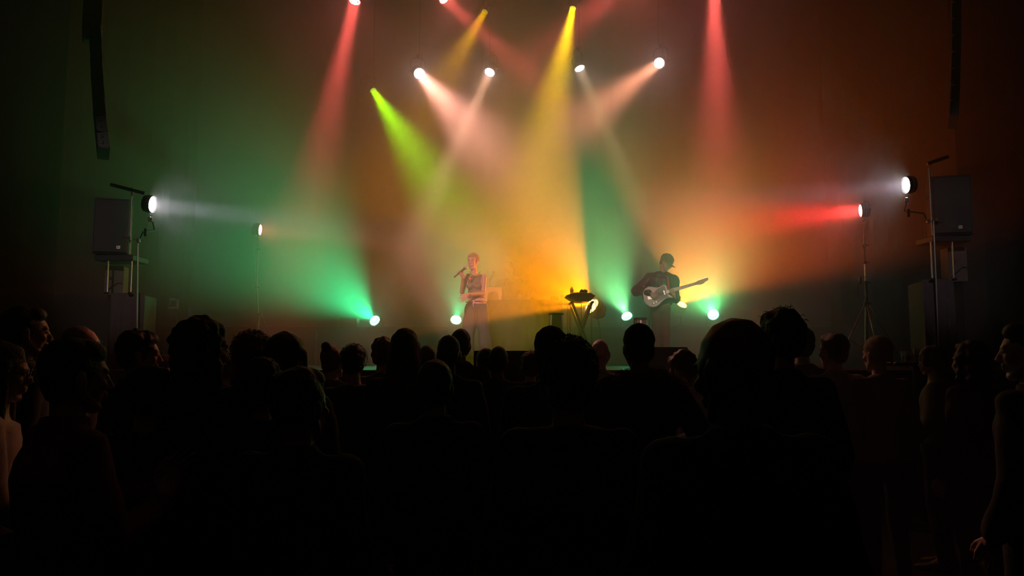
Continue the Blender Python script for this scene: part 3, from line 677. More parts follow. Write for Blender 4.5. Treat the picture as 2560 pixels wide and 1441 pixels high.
# mixer with knobs
mx = empty('mixer', on_table(1292, .2), 0, 'flat black mixer with small knobs beside the laptop', 'mixer')
MB().poly([(-.24, -.15), (.24, -.15), (.24, .15), (-.24, .15)], 0, .055, .008).obj('body', METAL, mx, smooth=False)
for i in range(8):
    for j in range(3): MB().lathe([(.009, .055), (.009, .07), (.007, .073)], c=(-.19 + i * .054, -.09 + j * .075, 0), n=8).obj('knob', GREYM, mx)
for i in range(4): MB().bbox((-.14 + i * .09, .12, .059), (.012, .03, .012), .002).obj('fader', BADGE, mx, smooth=False)
sd = empty('sound_card', on_table(1388, -.02), 0, 'small dark box with knobs left of the backlit bottles', 'audio box')
MB().bbox((0, 0, .028), (.13, .12, .05), .006).obj('body', METAL, sd, smooth=False)
for i in range(3): MB().cap((-.04 + i * .04, -.06, .03), (-.04 + i * .04, -.075, .03), .010, n=10).obj('knob', CHROME, sd)
# thin microphone stand at the left end, behind the table
def mic_stand(px, pytop, D, label, lean):
    b = P(px, 800, D); e = empty('microphone_stand', (b.x, D, STAGE_Z), 0, label, 'microphone stand')
    zt_ = P(px, pytop, D).z - STAGE_Z
    MB().cap((0, 0, .02), (lean, 0, zt_), .008, n=8).obj('pole', GREYM, e)
    for a in (20, 140, 260): MB().cap((0, 0, .12), (.28 * cos(R(a)), .28 * sin(R(a)), .012), .008, n=8).obj('leg', METAL, e)
    MB().cap((lean, 0, zt_), (lean + .05, -.03, zt_ + .09), .018, .014, n=10).obj('microphone', METAL, e)
    MB().ell((lean + .06, -.035, zt_ + .11), (.026, .026, .03), n=2).obj('microphone_grille', GREYM, e)
mic_stand(1226, 700, 11.9, 'thin microphone stand rising behind the laptop', -.01)
mic_stand(1269, 712, 11.85, 'second thin microphone stand rising right of the laptop', -.05)
# black gear on an x stand at the right end
XD = 10.8
gx = P(1450, 745, XD); zg0 = P(1450, 757, XD).z
xs = empty('keyboard_stand', (P(1453, 830, XD).x, XD, STAGE_Z), 0, 'black x shaped folding stand under the gear at the right table end', 'stand')
o_ = xs.location
for yy, (a, b) in ((-.03, ((1427, 760), (1486, 898))), (.03, ((1477, 760), (1424, 898)))):
    A = P(*a, XD) - o_; B = P(*b, XD) - o_; A.z = zg0 - STAGE_Z; B.z = .03
    MB().cap((A.x, yy - .2, A.z - .01), (B.x, yy - .2, B.z), .020, n=10).obj('leg', METAL, xs)
    MB().cap((A.x, yy + .2, A.z - .01), (B.x, yy + .2, B.z), .020, n=10).obj('leg', METAL, xs)
    MB().cap((A.x, -.26, A.z - .012), (A.x, .26, A.z - .012), .022, n=10).obj('top_bar', METAL, xs)
    MB().cap((B.x, -.26, .024), (B.x, .26, .024), .020, n=10).obj('foot_bar', RUBBER, xs)
MB().cap((0, -.25, P(0, 829, XD).z - STAGE_Z), (0, .25, P(0, 829, XD).z - STAGE_Z), .016, n=10).obj('pivot', METAL, xs)
kb = empty('keyboard_case', (gx.x, XD, zg0 + .012), 0, 'black flat gear with pointed ends lying on the x stand', 'keyboard')
def kx(px): return P(px, 750, XD).x - gx.x
def kz(py): return P(1450, py, XD).z - zg0 - .012
MB().poly([(kx(1413), kz(742)), (kx(1430), kz(735.5)), (kx(1474), kz(736)), (kx(1485), kz(743)), (kx(1478), kz(750)), (kx(1469), kz(757)), (kx(1440), kz(757)), (kx(1424), kz(750))], -.22, .22, .006, M=Matrix.Rotation(pi / 2, 4, 'X')).obj('body', mat('gear_hazed', (.05, .055, .045), .5), kb, smooth=False)  # greenish haze veil over the black gear put into its colour
for i in range(9): MB().cap((kx(1434) + i * .022, -.215, kz(735)), (kx(1434) + i * .022, -.06, kz(735)), .008, n=6).obj('key', BADGE, kb)
tb2 = bottle(1432, 'backlit small bottle standing on the black gear, left of the effects box', .125, .026); tb2.location = (P(1432, 740, XD).x, XD + .18, P(1432, 735.4, XD).z + .003)
bx = empty('effects_box', (P(1459, 735, XD).x, XD + .02, P(1459, 735.6, XD).z + .003), 0, 'small square black box standing on the gear of the x stand', 'audio box')
MB().bbox((0, 0, .028), (.105, .14, .054), .005).obj('body', METAL, bx, smooth=False)
for i in range(2): MB().lathe([(.012, .055), (.012, .068), (.009, .071)], c=(-.025 + .05 * i, 0, 0), n=10).obj('knob', GREYM, bx)
cyb = P(1457, 731.5, XD); cp = empty('percussion_pad', (cyb.x, XD + .16, STAGE_Z), 0, 'thin round pad like a small cymbal held above the gear', 'percussion')
MB().lathe([(.125, 0), (.12, .006), (.03, .012), (.012, .02)], c=(0, 0, cyb.z - STAGE_Z), n=28).obj('pad', METAL, cp)
MB().cap((0, .12, .02), (0, 0.02, cyb.z - STAGE_Z), .010, n=8).obj('pole', METAL, cp)
MB().lathe([(.12, .0), (.12, .01), (.02, .02)], c=(0, .12, 0), n=16).obj('base_plate', METAL, cp)
# cables that hang from the gear
cb = MB()
pts_ = [P(1482, 743, XD + .1), P(1489, 756, XD + .1), P(1491, 775, XD + .1), P(1496, 800, XD + .1), P(1501, 830, XD + .1), P(1500, 870, XD + .1), P(1503, 915, XD)]
pts_[-1].z = STAGE_Z + .008; o = cb.tube(pts_, .006, 6).obj('cable', mat('cable_grey', (.08, .08, .08), .4)); tagit(o, 'outer black cable hanging from the gear to the stage floor', 'cable')
pts_ = [P(1478, 752, XD + .14), P(1479, 775, XD + .14), P(1478, 800, XD + .14), P(1479, 830, XD + .14), P(1481, 870, XD + .14), P(1478, 915, XD)]
pts_[-1].z = STAGE_Z + .008; o = MB().tube(pts_, .006, 6).obj('cable', mat('cable_grey', (.08, .08, .08), .4)); tagit(o, 'inner black cable hanging straight down beside the orange lamp', 'cable')

# tall tapered stools
def stool(px, py, D, wt, label):
    b = P(px, py, D); e = empty('stool', (b.x, D, STAGE_Z), 0, label, 'stool'); h = b.z - STAGE_Z
    MB().lathe([(wt * .96, h - .03), (wt, h - .025), (wt, h - .004), (wt * .94, h)], n=28).obj('seat', METAL, e)
    for k in range(4):
        a = R(45 + 90 * k) + (.1 if px < 1500 else .2); MB().cap((wt * .93 * cos(a), wt * .93 * sin(a), h - .03), (wt * 1.6 * cos(a), wt * 1.6 * sin(a), .012), .011, n=8).obj('leg', CHROME if k in (3, 2) else METAL, e)
    MB().tube([(wt * 1.32 * cos(t * pi / 10), wt * 1.32 * sin(t * pi / 10), h * .4) for t in range(20)], .008, 6, closed=True).obj('foot_ring', METAL, e)
    MB().lathe([(wt * .85, h - .31), (wt * .9, h - .30), (wt * .82, h - .035), (wt * .80, h - .03)], n=24).obj('skirt', mat('stool_skirt', (.16, .10, .10), .35, metal=.5), e)
stool(1390, 783, 9.9, .105, 'tapered metal stool in front of the table cloth, near the gear stand')
stool(1601, 795, 10.2, .095, 'tapered dark metal stool left of the legs of the guitarist')
# flight cases and other low boxes on the riser
def flight_case(px0, px1, py0, py1, D, label, m, dz=0):
    a, b = P(px0, py0, D), P(px1, py1, D); c = (a + b) / 2
    e = empty('flight_case', (c.x, D + .12, RZ), 0, label, 'case'); h = max(a.z - RZ, .08)
    hh = a.z - b.z; w_ = abs(b.x - a.x)
    MB().bbox((0, 0, h - hh / 2), (w_, .22, hh), .005).obj('lid', m, e, smooth=False)
    if h - hh > .03: MB().bbox((0, 0.01, (h - hh) / 2), (w_ * .96, .2, h - hh), .005).obj('body', METAL, e, smooth=False)
    for sx in (-1, 1): MB().bbox((sx * w_ * .3, -.113, h - hh), (.03, .008, .03), .002).obj('latch', GREYM, e, smooth=False)
flight_case(1326, 1368, 786, 802, 13.1, 'small case with a pale lid on the riser, behind the left stool', mat('tan_board', (.42, .28, .16), .6))
flight_case(849, 892, 795, 808, 13.1, 'small low case on the riser left of the far left green lamp', mat('dark_board', (.07, .055, .045), .6))
e = empty('horn_lamp', (P(1862, 790, 13.0).x, 13.1, RZ), 0, 'unlit lamp lying on its side with a flared hood coloured as if lit pink, right of the green lamps', 'stage light')
hz_ = P(1862, 786, 13.0).z - RZ
MB().lathe([(.05, 0), (.065, .01), (.065, .27), (.06, .28)], c=(-.15, 0, hz_), Rm=Matrix.Rotation(pi / 2, 3, 'Y'), n=20).obj('housing', mat('pink_lit_body', (.35, .2, .14), .5), e)  # pink light on the housing put into its colour
MB().lathe([(.06, .0), (.075, .012), (.125, .115), (.121, .118), (.07, .014), (.055, .005)], c=(.13, 0, hz_), Rm=Matrix.Rotation(pi / 2, 3, 'Y'), n=20, caps=False).obj('hood', mat('pink_lit_hood', (.75, .22, .2), .5), e)  # pink light on the hood put into its red colour
MB().tube([(0, -.09, hz_), (0, -.09, .05), (0, 0, .012), (0, .09, .05), (0, .09, hz_)], .009, 6).obj('yoke', METAL, e)

# low black wedge monitors along the front edge
def wedge(px0, px1, pytop, D, label):
    a, b = P(px0, pytop, D), P(px1, pytop, D); h = a.z - STAGE_Z; w_ = b.x - a.x
    e = empty('floor_monitor', ((a.x + b.x) / 2, D + .05, STAGE_Z), 0, label, 'loudspeaker', 'low monitors along the stage edge')
    MB().poly([(-.21, 0), (.17, 0), (.21, h * .55), (.02, h), (-.2, h * .985)], -w_ / 2, w_ / 2, .008, M=Matrix(((0, 0, 1, 0), (1, 0, 0, 0), (0, 1, 0, 0), (0, 0, 0, 1)))).obj('cabinet', CABINET, e, smooth=False)
    g = MB().bbox((0, .118, h * .775), (w_ * .9, .01, .19), .004, Rm=None).obj('grille', GRILLE, e, smooth=False); 
    g.location = (0, 0, 0); g.data.transform(Matrix.Translation((0, .118, h * .775)) @ Matrix.Rotation(R(-24), 4, 'X').inverted() @ Matrix.Rotation(R(40), 4, 'X') @ Matrix.Translation((0, -.118, -h * .775)))
    for sx in (-1, 1): MB().bbox((sx * (w_ / 2 + .004), 0, h * .6), (.012, .12, .03), .003).obj('handle', METAL, e, smooth=False)
    MB().ell((w_ / 2 - .02, -.203, h * .95), (.008, .006, .008), n=1).obj('status_button', CHROME, e)
wedge(1186, 1346, 877, 8.75, 'low black floor monitor at the stage edge between the singer and the curly haired man')
wedge(1600, 1712, 868, 8.75, 'low black floor monitor at the stage edge in front of the guitarist')

# high table with plastic cups at the right, among the audience
ct = P(2290, 905, 7.2); e = empty('high_table', (ct.x, 7.2, 0), 0, 'dark narrow high table in the right part of the crowd', 'table')
MB().bbox((0, 0, ct.z - .02), (.62, .42, .035), .01).obj('table_top', mat('dark_wood', (.05, .03, .025), .4), e, smooth=False)
MB().cap((0, 0, .03), (0, 0, ct.z - .035), .035, n=14, round_=False).obj('column', METAL, e)
MB().lathe([(.26, 0), (.26, .012), (.05, .03), (.04, .05)], n=24).obj('base', METAL, e)
for i, (px, dy, l_) in enumerate(((2256, -.1, 'leftmost empty plastic cup on the high table'), (2266, .03, 'second plastic cup from the left on the high table'), (2281, -.08, 'tallest plastic cup in the middle of the high table'), (2292, .06, 'rightmost plastic cup on the high table'))):
    q = P(px, 900, 7.2); c = empty('plastic_cup', (q.x, 7.2 + dy, ct.z - .0015), 0, l_, 'cup', 'plastic cups on the high table'); hh = .13 if i == 2 else .105
    MB().lathe([(.026, 0), (.027, .004), (.036, hh), (.0375, hh + .002), (.034, hh), (.025, .006)], n=18, caps=True).obj('cup_wall', mat('cup_plastic', (.8, .78, .75), .15, trans=.8), c)
    MB().lathe([(.025, .007), (.030, hh * .55), (.001, hh * .55)], n=14).obj('drink', mat('drink', (.3, .15, .05), .1, trans=.5), c)

# ------------------------------------------------------------------ people: shared builders
SKINM = {n: mat('skin_' + n, c, 0.5, noise_amt=.12, nscale=40) for n, c in {'dark': (.16, .085, .055), 'brown': (.46, .26, .18), 'light': (.62, .42, .33)}.items()}
HAIRM = {n: mat('hair_' + n, c, 0.6, bump=.6, nscale=90) for n, c in {'black': (.012, .010, .009), 'brown': (.05, .03, .018), 'auburn': (.16, .06, .03), 'blond': (.42, .30, .16), 'grey': (.22, .20, .19), 'copper': (.30, .12, .05)}.items()}
def cloth(name, c, rough=.9, bump=.35, nscale=45): return mat('cloth_' + name, c, rough, noise_amt=.18, nscale=nscale, bump=bump)

def head_mb(mb, c, Rm, s=1.0, mouth=0.0, ears=True):
    """head with brow, nose, cheeks, lips, chin and ears; it looks along local +Y"""
    Rm = Rm.to_3x3(); C_ = Vector(c)
    def T(p): return tuple(C_ + Rm @ (Vector(p) * s))
    E = lambda p, r, extra=None: mb.ell(T(p), tuple(x * s for x in r), Rm if extra is None else Rm @ extra)
    K = lambda a, b, ra, rb=None: mb.cap(T(a), T(b), ra * s, (rb if rb else ra) * s, n=10)
    E((0, -.012, .032), (.075, .096, .092)); E((0, .028, .01), (.064, .066, .08)); E((0, .030, -.035), (.058, .058, .075))
    E((0, .052 - mouth * .2, -.098 - mouth), (.032, .028, .022))
    for q in (1, -1):
        K((q * .055, .0, -.045), (q * .024, .058 - mouth * .2, -.098 - mouth), .020, .016)
        E((q * .040, .066, -.022), (.022, .018, .020))
        K((q * .010, .086, .022), (q * .040, .078, .024), .010, .009)
        E((q * .011, .099, -.034), (.009, .009, .007))
        if ears:
            E((q * .077, -.006, -.006), (.008, .019, .032), Matrix.Rotation(q * -.35, 3, 'Z'))
            E((q * .074, .004, -.03), (.007, .010, .012))
    K((0, .086, .012), (0, .106, -.030), .009, .011)
    K((-.020, .086, -.056), (.020, .086, -.056), .0085); K((-.017, .083, -.070 - mouth), (.017, .083, -.070 - mouth), .009)
    K((0, .062, -.045), (0, .080, -.050), .02, .012)
    return mb

FING = [(-.030, .068, .026, .0078), (-.010, .078, .029, .0082), (.010, .074, .028, .0080), (.029, .058, .023, .0070)]
def hand_mb(mb, wrist, fdir, palm, side, curl=25, thumb=35, s=1.0, spread=3):
    """hand: palm, four unequal bent fingers, thumb from the side of the palm. fdir: to the fingertips, palm: way the palm faces, side +1 right hand"""
    y = Vector(fdir).normalized(); z = -Vector(palm).normalized(); z = (z - y * z.dot(y)).normalized(); x = y.cross(z); M3 = Matrix((x, y, z)).transposed(); W = Vector(wrist)
    def T(p): return W + M3 @ Vector((p[0] * side * s, p[1] * s, p[2] * s))
    mb.cap(T((0, -.02, 0)), T((0, .02, 0)), .026 * s, .027 * s, n=12, flat=(tuple(z), 1.0))
    for k, (fx, ln, l2, r) in enumerate(FING):
        mb.cap(T((fx * .55, .012, 0)), T((fx, .088 - abs(fx) * .12, 0)), .0145 * s, .0125 * s, n=10)
        p = Vector((fx, .088 - abs(fx) * .12, .0)); a = 0; an = fx * spread
        segs = (ln * .46, ln * .32, ln * .26); q = p
        for i, sg in enumerate(segs):
            a += R(curl * (1.0, 1.15, .8)[i])
            nq = q + Vector((sin(an * .9) * sg * cos(a), cos(a) * sg * 1.12, -sin(a) * sg * 1.12))
            mb.cap(T(q), T(nq), r * (1.08 - .08 * i) * s, r * (1.0 - .08 * i) * s, n=8); q = nq
    b = Vector((-.024, .022, -.004)); t = R(thumb); c1 = b + Vector((-.030 * sin(t) - .006, .034 * cos(t) + .004, -.010)); c2 = c1 + Vector((-.018 * sin(t) + .002, .028 * cos(t) + .002, -.010)); c3 = c2 + Vector((.0, .022, -.007))
    mb.cap(T(b), T(c1), .0145 * s, .0115 * s, n=8); mb.cap(T(c1), T(c2), .0110 * s, .0098 * s, n=8); mb.cap(T(c2), T(c3), .0096 * s, .0082 * s, n=8)
    return mb

def lerp(a, b, t): return Vector(a) * (1 - t) + Vector(b) * t
def torso_rings(J, grow=0.0, top=1.0, bot=0.0, wide=1.0, deep=1.0):
    """rings from the crotch up to the neck; J holds the joints"""
    sm = lerp(J['sl'], J['sr'], .5); hm_ = lerp(J['hl'], J['hr'], .5)
    up = (sm - hm_).normalized(); ls = (Vector(J['sr']) - Vector(J['sl'])); lh = (Vector(J['hr']) - Vector(J['hl'])); ws = ls.length / 2
    L = (sm - hm_).length; out = []
    prof = [(-.14, .125, .085), (-.05, .162, .105), (.10, .165, .112), (.28, .145, .100), (.42, .136, .095), (.62, .152, .108), (.80, .160, .112), (.92, .150, .096), (1.02, .125, .080), (1.09, .075, .062)]
    for t, hw, hd in prof:
        if t < bot - 1e-6 or t > top + 1e-6: continue
        c = hm_ + (sm - hm_) * t
        k = min(1, max(0, t)); lat = (lh.normalized() * (1 - k) + ls.normalized() * k).normalized(); fy = up.cross(lat).normalized()
        c = c + fy * (-.012 if .6 < t < 1.0 else 0)
        w_ = hw * (ws / .170 if t > .5 else 1) * wide * J.get('build', 1.0)
        out.append((c, lat, fy, w_ + grow, hd * deep * J.get('build', 1.0) + grow))
    return out

def base_joints(h=1.75, build=1.0):
    k = h / 1.75
    J = dict(head=(0, .015, 1.625), neck=(0, -.01, 1.50), sl=(-.168, -.012, 1.405), sr=(.168, -.012, 1.405), hl=(-.095, 0, .93), hr=(.095, 0, .93),
             el=(-.232, -.03, 1.13), er=(.232, -.03, 1.13), wl=(-.225, .07, .90), wr=(.225, .07, .90), kl=(-.105, .02, .50), kr=(.105, .02, .50), al=(-.115, -.02, .09), ar=(.115, -.02, .09))
    J = {a: Vector(b) * k for a, b in J.items()}; J['k'] = k; J['build'] = build * k
    return J

def limbs(mb, J, which, g=0.0, to=1.0, taper=1.0):
    b = J['build']
    if ('arms' in which or 'sleeve' in which) and 'neck' in J:
        nb = Vector(J['neck'])
        for s_ in ('l', 'r'):
            q_ = Vector(J['s' + s_]); mb.cap(nb.lerp(q_, .18) + Vector((0, 0, -.055 * b)), q_ + Vector((0, 0, -.004)), .046 * b + g * .8, .050 * b + g * .9, n=12)
    for s_ in ('l', 'r'):
        if 'arms' in which:
            mb.cap(J['s' + s_], J['e' + s_], .051 * b + g, .041 * b + g, n=12)
            e, w_ = Vector(J['e' + s_]), Vector(J['w' + s_]); mb.cap(e, e.lerp(w_, to), .042 * b + g, (.042 * (1 - to) + .028 * to) * b + g * taper, n=12)
        if 'sleeve' in which:
            mb.cap(J['s' + s_], Vector(J['s' + s_]).lerp(Vector(J['e' + s_]), to), .060 * b + g, .052 * b + g, n=12)
        if 'legs' in which:
            mb.cap(J['h' + s_], J['k' + s_], .083 * b + g, .058 * b + g, n=12)
            mb.cap(J['k' + s_], J['a' + s_], .056 * b + g, .038 * b + g, n=12)
def shoe(side, J, m, parent, fdir=Vector((0, 1, 0)), z0=0.0):
    a = Vector(J['a' + side]); f_ = fdir.normalized(); k = J['k']; mb = MB(); l = Vector((-f_.y, f_.x, 0))
    rings = []
    for t, hw, h in ((-.07, .030, .06), (-.05, .038, .085), (0, .042, .10), (.06, .044, .075), (.12, .047, .055), (.17, .043, .045), (.20, .025, .03)):
        rings.append((Vector((a.x, a.y, z0)) + f_ * t * k + Vector((0, 0, h * k / 2)), l, Vector((0, 0, 1)), hw * k, h * k / 2))
    mb.loft(rings, n=14, power=2.6); return mb.obj('shoe', m, parent)

def strands(mb, c, Rm, s, n, length, curl, seed=0, rad=.0011, region=None, r_off=(.079, .10, .097), droop=0.0, zc=.035):
    """fine locks of hair growing out of the scalp"""
    r_ = random.Random(seed); Rm = Rm.to_3x3(); C_ = Vector(c)
    cnt = 0
    while cnt < n:
        d = Vector((r_.gauss(0, 1), r_.gauss(0, 1), r_.gauss(0, 1))).normalized()
        if d.y > .55 and d.z < .45: continue
        if d.z < -.55: continue
        if region and not region(d): continue
        cnt += 1
        p = Vector((d.x * r_off[0], d.y * r_off[1] - .012, d.z * r_off[2] + zc)); q = p.copy(); dd = d.copy(); L = length * r_.uniform(.6, 1.25)
        ax = Vector((r_.gauss(0, 1), r_.gauss(0, 1), r_.gauss(0, 1))).normalized(); pts = []; m_ = 5 if curl else 4
        for i in range(m_):
            pts.append(C_ + Rm @ (q * s)); q = q + dd * (L / (m_ - 1)); dd = (Matrix.Rotation(curl, 3, ax) @ dd + Vector((0, 0, -droop))).normalized()
        mb.tube(pts, [rad * s * (1.4 - .9 * i / (m_ - 1)) for i in range(m_)], 3)
    return mb

def hair_mesh(style, c, Rm, s, voxel, seed=0, crop_sides=False):
    """the mass of the hair around a head"""
    mb = MB(); Rm = Rm.to_3x3(); C_ = Vector(c)
    def T(p): return tuple(C_ + Rm @ (Vector(p) * s))
    E = lambda p, r, extra=None: mb.ell(T(p), tuple(x * s for x in r), Rm if extra is None else Rm @ extra)
    K = lambda a, b, ra, rb=None: mb.cap(T(a), T(b), ra * s, (rb if rb else ra) * s, n=10)
    amp = .006
    if style in ('short', 'tousled', 'curly', 'afro', 'crop', 'longish'):
        g = {'short': .010, 'tousled': .016, 'curly': .026, 'afro': .040, 'crop': .005, 'longish': .016}[style]
        E((0, -.024, .042), (.075 + g, .090 + g, .088 + g)); E((0, -.045, -.005), (.070 + g * .8, .058 + g * .8, .065 + g * .6)); E((0, -.055, -.045), (.052 + g * .5, .036 + g * .6, .035 + g * .3))
        if style in ('short', 'tousled', 'curly', 'afro'): E((0, .03, .085), (.060 + g * .6, .055, .040 + g * .5))
        if style == 'curly' and not crop_sides: E((0, -.028, -.035), (.088, .072, .080)); E((0, -.035, -.08), (.070, .055, .04))
        if style == 'longish':
            for q in (1, -1): E((q * .06, -.03, -.04), (.03, .05, .06))
        amp = {'short': .005, 'tousled': .014, 'curly': .014, 'afro': .016, 'crop': .002, 'longish': .008}[style]
    elif style in ('long', 'wavy', 'bob'):
        g = .016; L = {'long': .34, 'wavy': .30, 'bob': .13}[style]
        E((0, -.024, .042), (.075 + g, .092 + g, .090 + g)); E((0, .02, .085), (.064, .055, .045))
        rings = []
        for i in range(8):
            t = i / 7; z = .03 - (L + .06) * t; w_ = .080 + .018 * sin(pi * min(1, t * 1.4)) + (.035 * t if style != 'bob' else .014 * t); dp = .070 - .018 * t
            rings.append((T((0, -.040 - .012 * t, z)), Rm @ Vector((1, 0, 0)), Rm @ Vector((0, 1, 0)), w_ * s, dp * s))
        mb.loft(rings[::-1], n=18)
        for q in (1, -1): K((q * .072, .02, .04), (q * (.080 if style == 'bob' else .095), .025, -L * .75), .024, .020)
        amp = .016 if style == 'wavy' else .006
    elif style == 'bun':
        E((0, -.022, .040), (.083, .100, .096)); E((0, -.045, -.01), (.07, .055, .065)); E((0, -.085, .125), (.045, .042, .040)); amp = .005
    elif style == 'ponytail':
        E((0, -.022, .040), (.083, .100, .096)); E((0, -.045, -.005), (.072, .06, .06)); K((0, -.115, .06), (0, -.16, .0), .026, .032); K((0, -.16, .0), (0, -.13, -.16), .032, .016); amp = .005
    me = remesh(mb, voxel, 2, 'hair'); displace(me, amp * s, 28 / s if style in ('curly', 'afro', 'tousled', 'wavy') else 18, seed)
    return me

HANDS = {}
def cached_hand(side, curl, vox=.0045):
    k = (side, curl)
    if k not in HANDS:
        mb = MB(); hand_mb(mb, (0, 0, 0), (0, 1, 0), (0, 0, -1), side, curl=curl); HANDS[k] = mesh_np(remesh(mb, vox, 2, 'h'))
    return HANDS[k]
HEADS = {}
def cached_head(vox=.006):
    if vox not in HEADS:
        mb = MB(); head_mb(mb, (0, 0, 0), Matrix.Identity(3)); HEADS[vox] = mesh_np(remesh(mb, vox, 3, 'h'))
    return HEADS[vox]
def rotm(yaw=0, pitch=0, roll=0): return Matrix.Rotation(R(yaw), 3, 'Z') @ Matrix.Rotation(R(pitch), 3, 'X') @ Matrix.Rotation(R(roll), 3, 'Y')

def person(label, px, pytop, D, facing=0, look=0, nod=0, skin='brown', hair='short', haircol='black', top='jacket', topcol=('charcoal', (.02, .02, .022)), pants=('dark_denim', (.015, .017, .025)),
           build=1.0, head_s=1.0, arms=None, group='audience standing in front of the stage', hat=None, extra=None, vox=None, hair_n=0, hair_len=.03, hair_curl=.5, droop=0.0, curl=25, shrug=0.0, lean=0.0, wide=1.0):
    """one member of the audience. facing: turn of the body (degrees, + is to the left); look: turn of the head over it"""
    ptop = P(px, pytop, D); H = ptop.z - (.012 if hair in ('short', 'crop', None) else .02 if hair not in ('curly', 'afro') else .04)
    if hat: H = ptop.z - .015
    J = base_joints(H, build); k = J['k']
    vx = vox or max(.011, .0042 * D)
    t = empty('person', (ptop.x, D, 0), R(facing), label, 'person', group)
    if shrug:
        for q in ('sl', 'sr'): J[q].z += shrug
    if lean:
        for q in ('head', 'neck', 'sl', 'sr', 'el', 'er', 'wl', 'wr'): J[q].y += lean * (J[q].z - .9 * k)
        J['head'].y += lean * .1
    if wide != 1.0:
        for q in ('sl', 'sr', 'el', 'er', 'wl', 'wr'): J[q].x *= wide
    if arms:
        for q, v in arms.items():
            if q[0] in 'ew' and len(q) == 2: J[q] = Vector(v) * k
    hr = rotm(look, -nod); hc = J['head']; hs = k * head_s
    # body: head, neck, trunk, arms and legs in one mesh
    mb = MB(); mb.cap(J['neck'] - Vector((0, 0, .07 * k)), hc + Vector((0, -.012, -.06 * k)), .060 * k, .052 * k, n=12)
    mb.loft(torso_rings(J, 0, 1.1, -.15)); limbs(mb, J, ('arms', 'legs'))
    for s_ in 'lr':
        a = J['a' + s_]; mb.cap(a, a + Vector((0, .11 * k, -.05 * k)), .036 * k, .026 * k)
    tr = mb.ell(tuple(hc + Vector((0, -.01, 0))), (.058 * hs, .072 * hs, .085 * hs))
    me = remesh(mb, max(vx * 1.3, .016), 3, 'body'); v, f = mesh_np(me); out = MB(); out.add(v, f)
    hv, hf = cached_head(.006 if D < 4.2 else .009); M3 = np.array(hr.to_3x3()); out.add((hv * hs) @ M3.T + np.array(hc), hf)
    for s_, sg in (('l', -1), ('r', 1)):
        w_, e_ = J['w' + s_], J['e' + s_]; fd = (arms or {}).get('f' + s_); pn = (arms or {}).get('p' + s_)
        fd = Vector(fd).normalized() if fd else (w_ - e_).normalized(); pn = Vector(pn) if pn else Vector((-sg, .2, 0)); cu = (arms or {}).get('curl', curl)
        y = fd; z = -pn.normalized(); z = (z - y * z.dot(y)).normalized(); x = y.cross(z)
        A = np.array(Matrix((x, y, z)).transposed()); hv2, hf2 = cached_hand(sg, cu); out.add((hv2 * k) @ A.T + np.array(w_ + fd * .02 * k), hf2)
    me2 = out.mesh('body'); bpy.data.meshes.remove(me); link('body', me2, SKINM[skin], t)
    # eyes
    if abs(facing + look) > 35 and D < 6.5:
        for q in (1, -1): MB().ell(tuple(hc + hr @ Vector((q * .031 * hs, .083 * hs, .004 * hs))), (.012 * hs, .008 * hs, .007 * hs), hr, n=1).obj('eye', mat('eye', (.5, .47, .44), .2), t)
    # hair
    if hair:
        hm_ = hair_mesh(hair, hc, hr, hs, max(.0075, vx * .55), seed=int(px), crop_sides=D > 3); ho = link('hair', hm_, HAIRM[haircol], t)
        if hair_n:
            ro = {'short': (.084, .098, .094), 'tousled': (.090, .106, .104), 'curly': (.104, .118, .116), 'afro': (.113, .128, .126)}.get(hair, (.088, .104, .102))
            sb = MB(); strands(sb, hc + hr @ Vector((0, -.012 * hs, .006 * hs)), hr, hs, hair_n, hair_len, hair_curl, seed=int(px), rad=.0010 * max(1, D / 2.6), droop=droop, r_off=ro, zc=.036)
            so = sb.obj('hair_strands', HAIRM[haircol], ho); so['kind'] = 'stuff'
    # trousers and shoes
    pm = cloth(*pants) if isinstance(pants, tuple) else pants
    mb = MB(); mb.loft(torso_rings(J, .012, .30, -.15)); limbs(mb, J, ('legs',), .014); me = remesh(mb, vx * 1.3, 2, 'trousers'); displace(me, .006, 14, 3); link('trousers', me, pm, t)
    for s_ in 'lr': shoe(s_, J, mat('shoe_dark', (.02, .02, .02), .5), t)
    # top
    tm = cloth(*topcol); g = {'jacket': .022, 'puffer': .040, 'shirt': .013, 'hoodie': .024, 'parka': .036, 'coat': .028, 'sweater': .020, 'tshirt': .012}[top]
    low = {'parka': -.15, 'coat': -.15, 'jacket': -.05, 'puffer': -.05}.get(top, .0)
    mb = MB(); mb.loft(torso_rings(J, g, 1.03, low))
    if top == 'tshirt': limbs(mb, J, ('sleeve',), g * .8, .62)
    else: limbs(mb, J, ('arms',), g * .85, .96)
    nk = J['neck']
    if top in ('jacket', 'coat', 'puffer', 'parka'):
        mb.lathe([(.060 * k, -.07 * k), (.078 * k, -.03 * k), (.074 * k, .012 * k), (.060 * k, .014 * k)], c=tuple(nk + Vector((0, -.004, -.012 * k))), n=18)
    mb.ell(tuple(nk + Vector((0, -.012 * k, -.062 * k))), (.098 * k, .080 * k, .052 * k))
    if top == 'hoodie':
        for i in range(7):
            a = R(200 + 140 * i / 6); mb.ell(tuple(nk + Vector((.085 * k * cos(a), .075 * k * sin(a) + .01, -.035 * k + .012 * k * sin(a)))), (.036 * k, .036 * k, .034 * k))
    if top == 'puffer':
        pass
    me = remesh(mb, vx, 3, top)
    if top == 'puffer':
        v, _ = mesh_np(me); nn = np.empty(len(v) * 3); me.vertex_normals.foreach_get('vector', nn); nn = nn.reshape(-1, 3)
        v = v + nn * (.016 * np.abs(np.sin(v[:, 2] * pi / .085)) - .008)[:, None]; me.vertices.foreach_set('co', v.ravel()); me.update()
